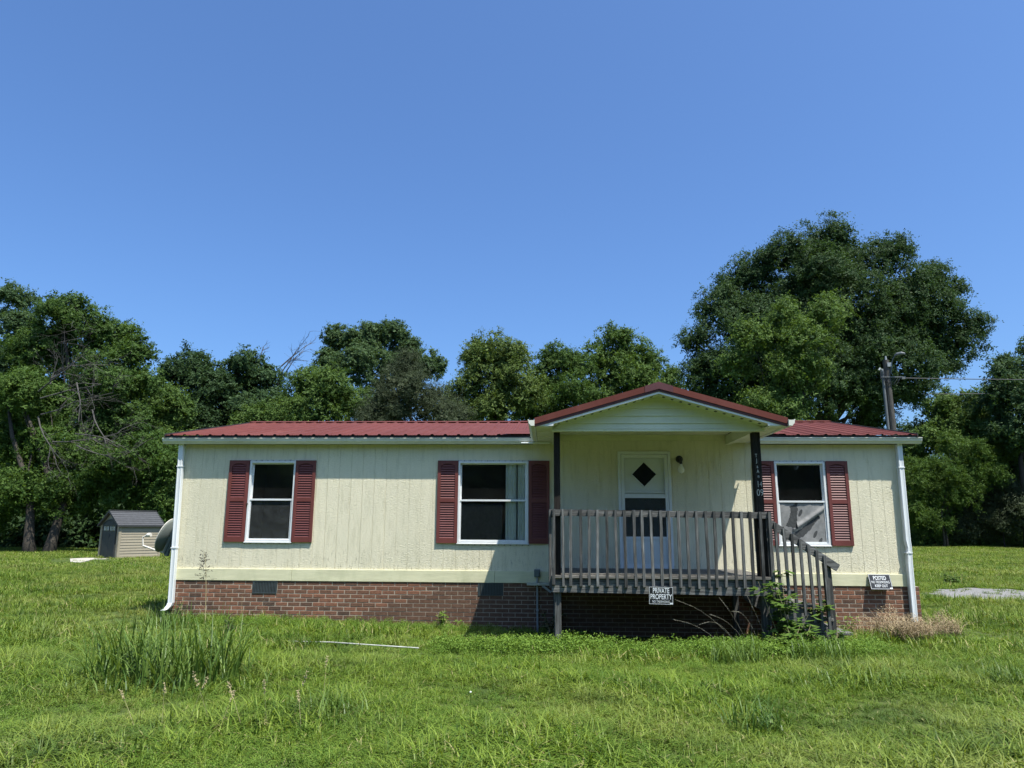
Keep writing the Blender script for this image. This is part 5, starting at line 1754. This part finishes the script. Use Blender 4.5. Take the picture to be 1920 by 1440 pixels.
# dead tan grass heap at the right corner
for i, (x, y, rx, ry, n, h) in enumerate(((5.52, -1.2, .27, .22, 620, .37), (6.10, -.92, .20, .18, 300, .40), (5.05, -.62, .16, .16, 60, .34), (5.45, -.62, .24, .16, 200, .46))):
    lab = ['heap of dead tan grass below the right downspout', 'dead tan grass tuft right of the right downspout', 'thin dry grass beside the foot of the porch steps', 'dry tan grass against the brick below the posted sign'][i]
    rng = np.random.default_rng(80 + i)
    a = rng.uniform(0, 2 * np.pi, n)
    r = np.sqrt(rng.random(n))
    bx, by = x + rx * r * np.cos(a), y + ry * r * np.sin(a)
    P, T = blades(n, (bx, by, gh(bx, by)), h * .5, h * 1.15, .006, rng, .85, 3)
    # feathery seed heads
    k = n * 3
    a = rng.uniform(0, 2 * np.pi, k)
    r = np.sqrt(rng.random(k)) * 1.1
    cc = np.stack([x + rx * r * np.cos(a), y + ry * r * np.sin(a), np.zeros(k)], 1)
    cc[:, 2] = gh(cc[:, 0], cc[:, 1]) + h * (1.02 - .55 * r ** 2) * rng.uniform(.55, 1.05, k)
    P2 = leaves(cc, np.tile(np.array([0, -.2, .6]), (k, 1)), np.full(k, .026), .35, rng)
    o = link('dead_grass_clump', quads_mesh('dead_grass_clump', np.concatenate([P, P2]) , np.concatenate([T, rng.random(k)]), 'dead_grass', (x, y, float(gh(x, y)))))
    o.location = (x, y, float(gh(x, y)))
    tag(o, lab, 'dead grass', 'dead grass at the right corner')


# broad leaved plants round the steps
def leafy_plant(name, label, x, y, h, spread, nst, nl, size, mat, seed, cat='weed', group='weeds along the house'):
    rng = np.random.default_rng(seed)
    b = (x, y, float(gh(x, y)))
    t = thing(name, label, cat, b, 0, group)
    mb = MB()
    Ps, Ts = [], []
    for s in range(nst):
        d = unit(np.array([rng.normal(0, spread), rng.normal(-.05, spread), 1.0]))
        L = h * rng.uniform(.6, 1.15)
        p0 = np.array(b) + np.array([rng.normal(0, .06), rng.normal(0, .05), 0])
        pts = []
        for k in range(6):
            u = k / 5
            p = p0 + d * L * u
            p[2] -= .18 * L * u * u * np.hypot(d[0], d[1]) * 2
            pts.append(p)
        mb.tube([Vector(p) for p in pts], [.006, .005, .0045, .004, .003, .002], 5, False)
        for k in range(nl):
            u = rng.uniform(.2, 1.0)
            q = pts[min(4, int(u * 5))] * (1 - (u * 5 % 1)) + pts[min(5, int(u * 5) + 1)] * (u * 5 % 1)
            az = rng.uniform(0, 2 * np.pi)
            od = np.array([math.cos(az), math.sin(az), .15])
            m = rng.integers(3, 6)
            for j in range(m):
                aa = az + (j - (m - 1) / 2) * .55
                dd = unit(np.array([math.cos(aa), math.sin(aa), rng.uniform(-.45, .25)]))
                sz = size * rng.uniform(.7, 1.25)
                c0 = q + od * sz * .35
                tip = c0 + dd * sz
                side = unit(np.cross(dd, np.array([0, 0, 1.0]))) * sz * .22
                midp = c0 + dd * sz * .45 + np.array([0, 0, -.02 * sz * 5])
                Ps.append(np.stack([c0, midp + side, tip, midp - side]))
                Ts.append(rng.normal(.5, .22))
    mb.build('stem', 'stem_dry', t)
    link('foliage', quads_mesh('foliage', np.array(Ps), np.array(Ts), mat, b), t)
    return t


leafy_plant('leafy_plant', 'tall leafy plant climbing past the end of the porch deck', 3.50, -2.0, 1.05, .14, 7, 16, .125, 'leaf_vine', 91)
leafy_plant('leafy_plant', 'bushy leafy plant spreading in front of the steps', 3.45, -2.35, .46, .45, 10, 12, .115, 'leaf_vine', 92)
leafy_plant('leafy_plant', 'leafy plant growing up through the stair balusters', 3.83, -1.5, .85, .22, 11, 17, .115, 'leaf_vine', 93)
leafy_plant('leafy_plant', 'drooping leafy plant at the foot of the stair newel', 4.0, -2.1, .34, .4, 8, 10, .10, 'leaf_vine', 94)
leafy_plant('leafy_plant', 'small pale weed growing against the middle of the brick wall', -1.40, -.22, .36, .35, 8, 9, .055, 'leaf_weed', 95)
leafy_plant('leafy_plant', 'thin green weed against the brick right of the steps', 4.72, -.6, .46, .3, 7, 10, .05, 'leaf_weed', 96)
leafy_plant('leafy_plant', 'small dark leafy weed in the lawn below the left vent', -4.35, -1.5, .24, .4, 9, 12, .035, 'leaf_dark', 97)
leafy_plant('leafy_plant', 'dark broad weed at the edge of the gravel patch', 11.9, 9.3, .5, .6, 16, 10, .09, 'leaf_mid', 98)
leafy_plant('leafy_plant', 'dark twiggy weed at the left brick corner', -5.75, -.32, .34, .45, 12, 12, .03, 'leaf_dark', 99)
leafy_plant('leafy_plant', 'dark shadowy weed against the brick behind the conduit', .28, -.35, .55, .25, 7, 9, .06, 'leaf_dark', 100)


# ================================================================== LAWN: instanced tufts
def tuft(name, n, rad, hmin, hmax, width, seg, seed, mat='grass', lean=.6):
    rng = np.random.default_rng(seed)
    a = rng.uniform(0, 2 * np.pi, n)
    r = np.sqrt(rng.random(n)) * rad
    P, T = blades(n, (r * np.cos(a), r * np.sin(a), np.full(n, -.01)), hmin, hmax, width, rng, lean, seg)
    o = bpy.data.objects.new(name, quads_mesh(name, P, T, mat, (0, 0, 0)))
    return o


def weed_tuft(name, n, rad, h, size, seed, mat='leaf_weed'):
    rng = np.random.default_rng(seed)
    a = rng.uniform(0, 2 * np.pi, n)
    r = np.sqrt(rng.random(n)) * rad
    c = np.stack([r * np.cos(a), r * np.sin(a), h * (1 - (r / rad) ** 2 * .5) * rng.random(n) ** .6], 1)
    P = leaves(c, np.tile(np.array([0, -.1, .8]), (n, 1)), np.full(n, size), .55, rng)
    return bpy.data.objects.new(name, quads_mesh(name, P, rng.random(n), mat, (0, 0, 0)))


def wob(x, y, s, ph):
    return .5 + .25 * np.sin(x * s + ph + 1.7 * np.sin(y * s * .8 + ph)) + .25 * np.sin(y * s * 1.3 - ph + 1.3 * np.sin(x * s * .6))


def zone(rng, y0, y1, dens, margin=1.5, hw=.80):
    A = ((y0 + 12.2) * hw + margin, (y1 + 12.2) * hw + margin)
    W = max(A)
    n = int(dens * 2 * W * (y1 - y0))
    x, y = rng.uniform(-W, W, n), rng.uniform(y0, y1, n)
    k = np.abs(x) < (y + 12.2) * hw + margin
    # not under the house, porch deck or concrete
    k &= ~((x > -6.1) & (x < 6.25) & (y > -.02) & (y < 6.9))
    k &= ~((x > .5) & (x < 3.4) & (y > -1.7) & (y < .2))
    x, y = x[k], y[k]
    # thin on the gravel
    u = (x - 11.1) / 1.75
    v = (y - 6.1 - .3 * (x - 11.1)) / 1.65
    g = u * u + v * v < .95 + .3 * np.sin(3.1 * x) * np.cos(2.3 * y + x)
    ux, uy = x + 19.2, y - 17.6
    sl = (np.abs(ux * .80 + uy * .60) < 1.1) & (np.abs(-ux * .6 + uy * .8) < 2.0) & (rng.random(len(x)) < .9) & (y > 14)
    k = ~(g & (rng.random(len(x)) < .93)) & ~sl
    return x[k], y[k]


rng = np.random.default_rng(7)
near = [tuft('grass_tuft', 24, .08, .06, .13, .010, 4, 200 + i, lean=1.3) for i in range(5)] + [tuft('grass_tuft', 14, .06, .06, .12, .014, 4, 210 + i, lean=1.8) for i in range(3)] + [tuft('grass_tuft', 20, .09, .10, .21, .007, 4, 220 + i, lean=.9) for i in range(2)]
x, y = zone(rng, -8.2, -3.2, 210)
s = .48 + .85 * wob(x, y, 1.9, .3) * rng.uniform(.5, 1.4, len(x))
scatter('lawn', np.stack([x, y, gh(x, y)], 1), s, near, 1)
midt = [tuft('grass_tuft', 28, .12, .06, .135, .011, 3, 230 + i, lean=1.05) for i in range(5)] + [tuft('grass_tuft', 20, .10, .10, .21, .011, 3, 240 + i, lean=.7) for i in range(2)]
x, y = zone(rng, -3.2, 13, 62)
s = .5 + .8 * wob(x, y, 1.5, .9) * rng.uniform(.5, 1.4, len(x))
scatter('lawn', np.stack([x, y, gh(x, y)], 1), s, midt, 2)
fart = [tuft('grass_tuft', 34, .26, .08, .19, .022, 2, 250 + i, lean=.75) for i in range(5)]
x, y = zone(rng, 13, 58, 12, 2)
k = (x < -7) | (x > 6)
x, y = x[k], y[k]
s = .7 + .5 * wob(x, y, .5, .2) * rng.uniform(.6, 1.3, len(x))
scatter('lawn', np.stack([x, y, gh(x, y)], 1), s, fart, 3)
# leafy weeds along the porch front and the foot of the wall
wt = [weed_tuft('weed_tuft', 150, .13, .20, .022, 260 + i) for i in range(4)]
n = 620
x = rng.uniform(-1.2, 4.6, n)
y = rng.normal(-2.25, .22, n) - .10 * (x > 3)
s = rng.uniform(.7, 1.5, n) * (.75 + .5 * wob(x, y, 2.3, .5))
n2 = 420
x2 = rng.uniform(-6.0, 1.0, n2)
y2 = -np.abs(rng.normal(.12, .35, n2)) - .06
s2 = rng.uniform(.3, .8, n2)
n3 = 8500
x3, y3 = rng.uniform(-7.5, 8, n3), rng.uniform(-7.6, -1.8, n3)
k3 = wob(x3, y3, .9, 2.2) + rng.normal(0, .14, n3) > .50
x3, y3 = x3[k3], y3[k3]
s3 = rng.uniform(.22, .55, len(x3))
X, Y, S = np.concatenate([x, x2, x3]), np.concatenate([y, y2, y3]), np.concatenate([s, s2, s3])
scatter('weeds', np.stack([X, Y, gh(X, Y)], 1), S, wt, 4)

# stray dandelion clocks
for i, (dx, dy) in enumerate(((-.42, -5.75),)):
    b = (dx, dy, float(gh(dx, dy)))
    d = thing('dandelion', 'small white dandelion clock in the grass near the middle of the foreground', 'flower', b)
    MB().tube([b, (dx, dy, b[2] + .15)], .002, 5).build('stem', 'leaf_weed', d)
    bm_ = bmesh.new()
    bmesh.ops.create_icosphere(bm_, subdivisions=2, radius=.008, matrix=Matrix.Translation((dx, dy, b[2] + .158)))
    q = MB()
    q.bm(bm_)
    q.build('seed_head', 'curtain', d)

for o in bpy.data.objects:
    if 'local' in o:
        del o['local']
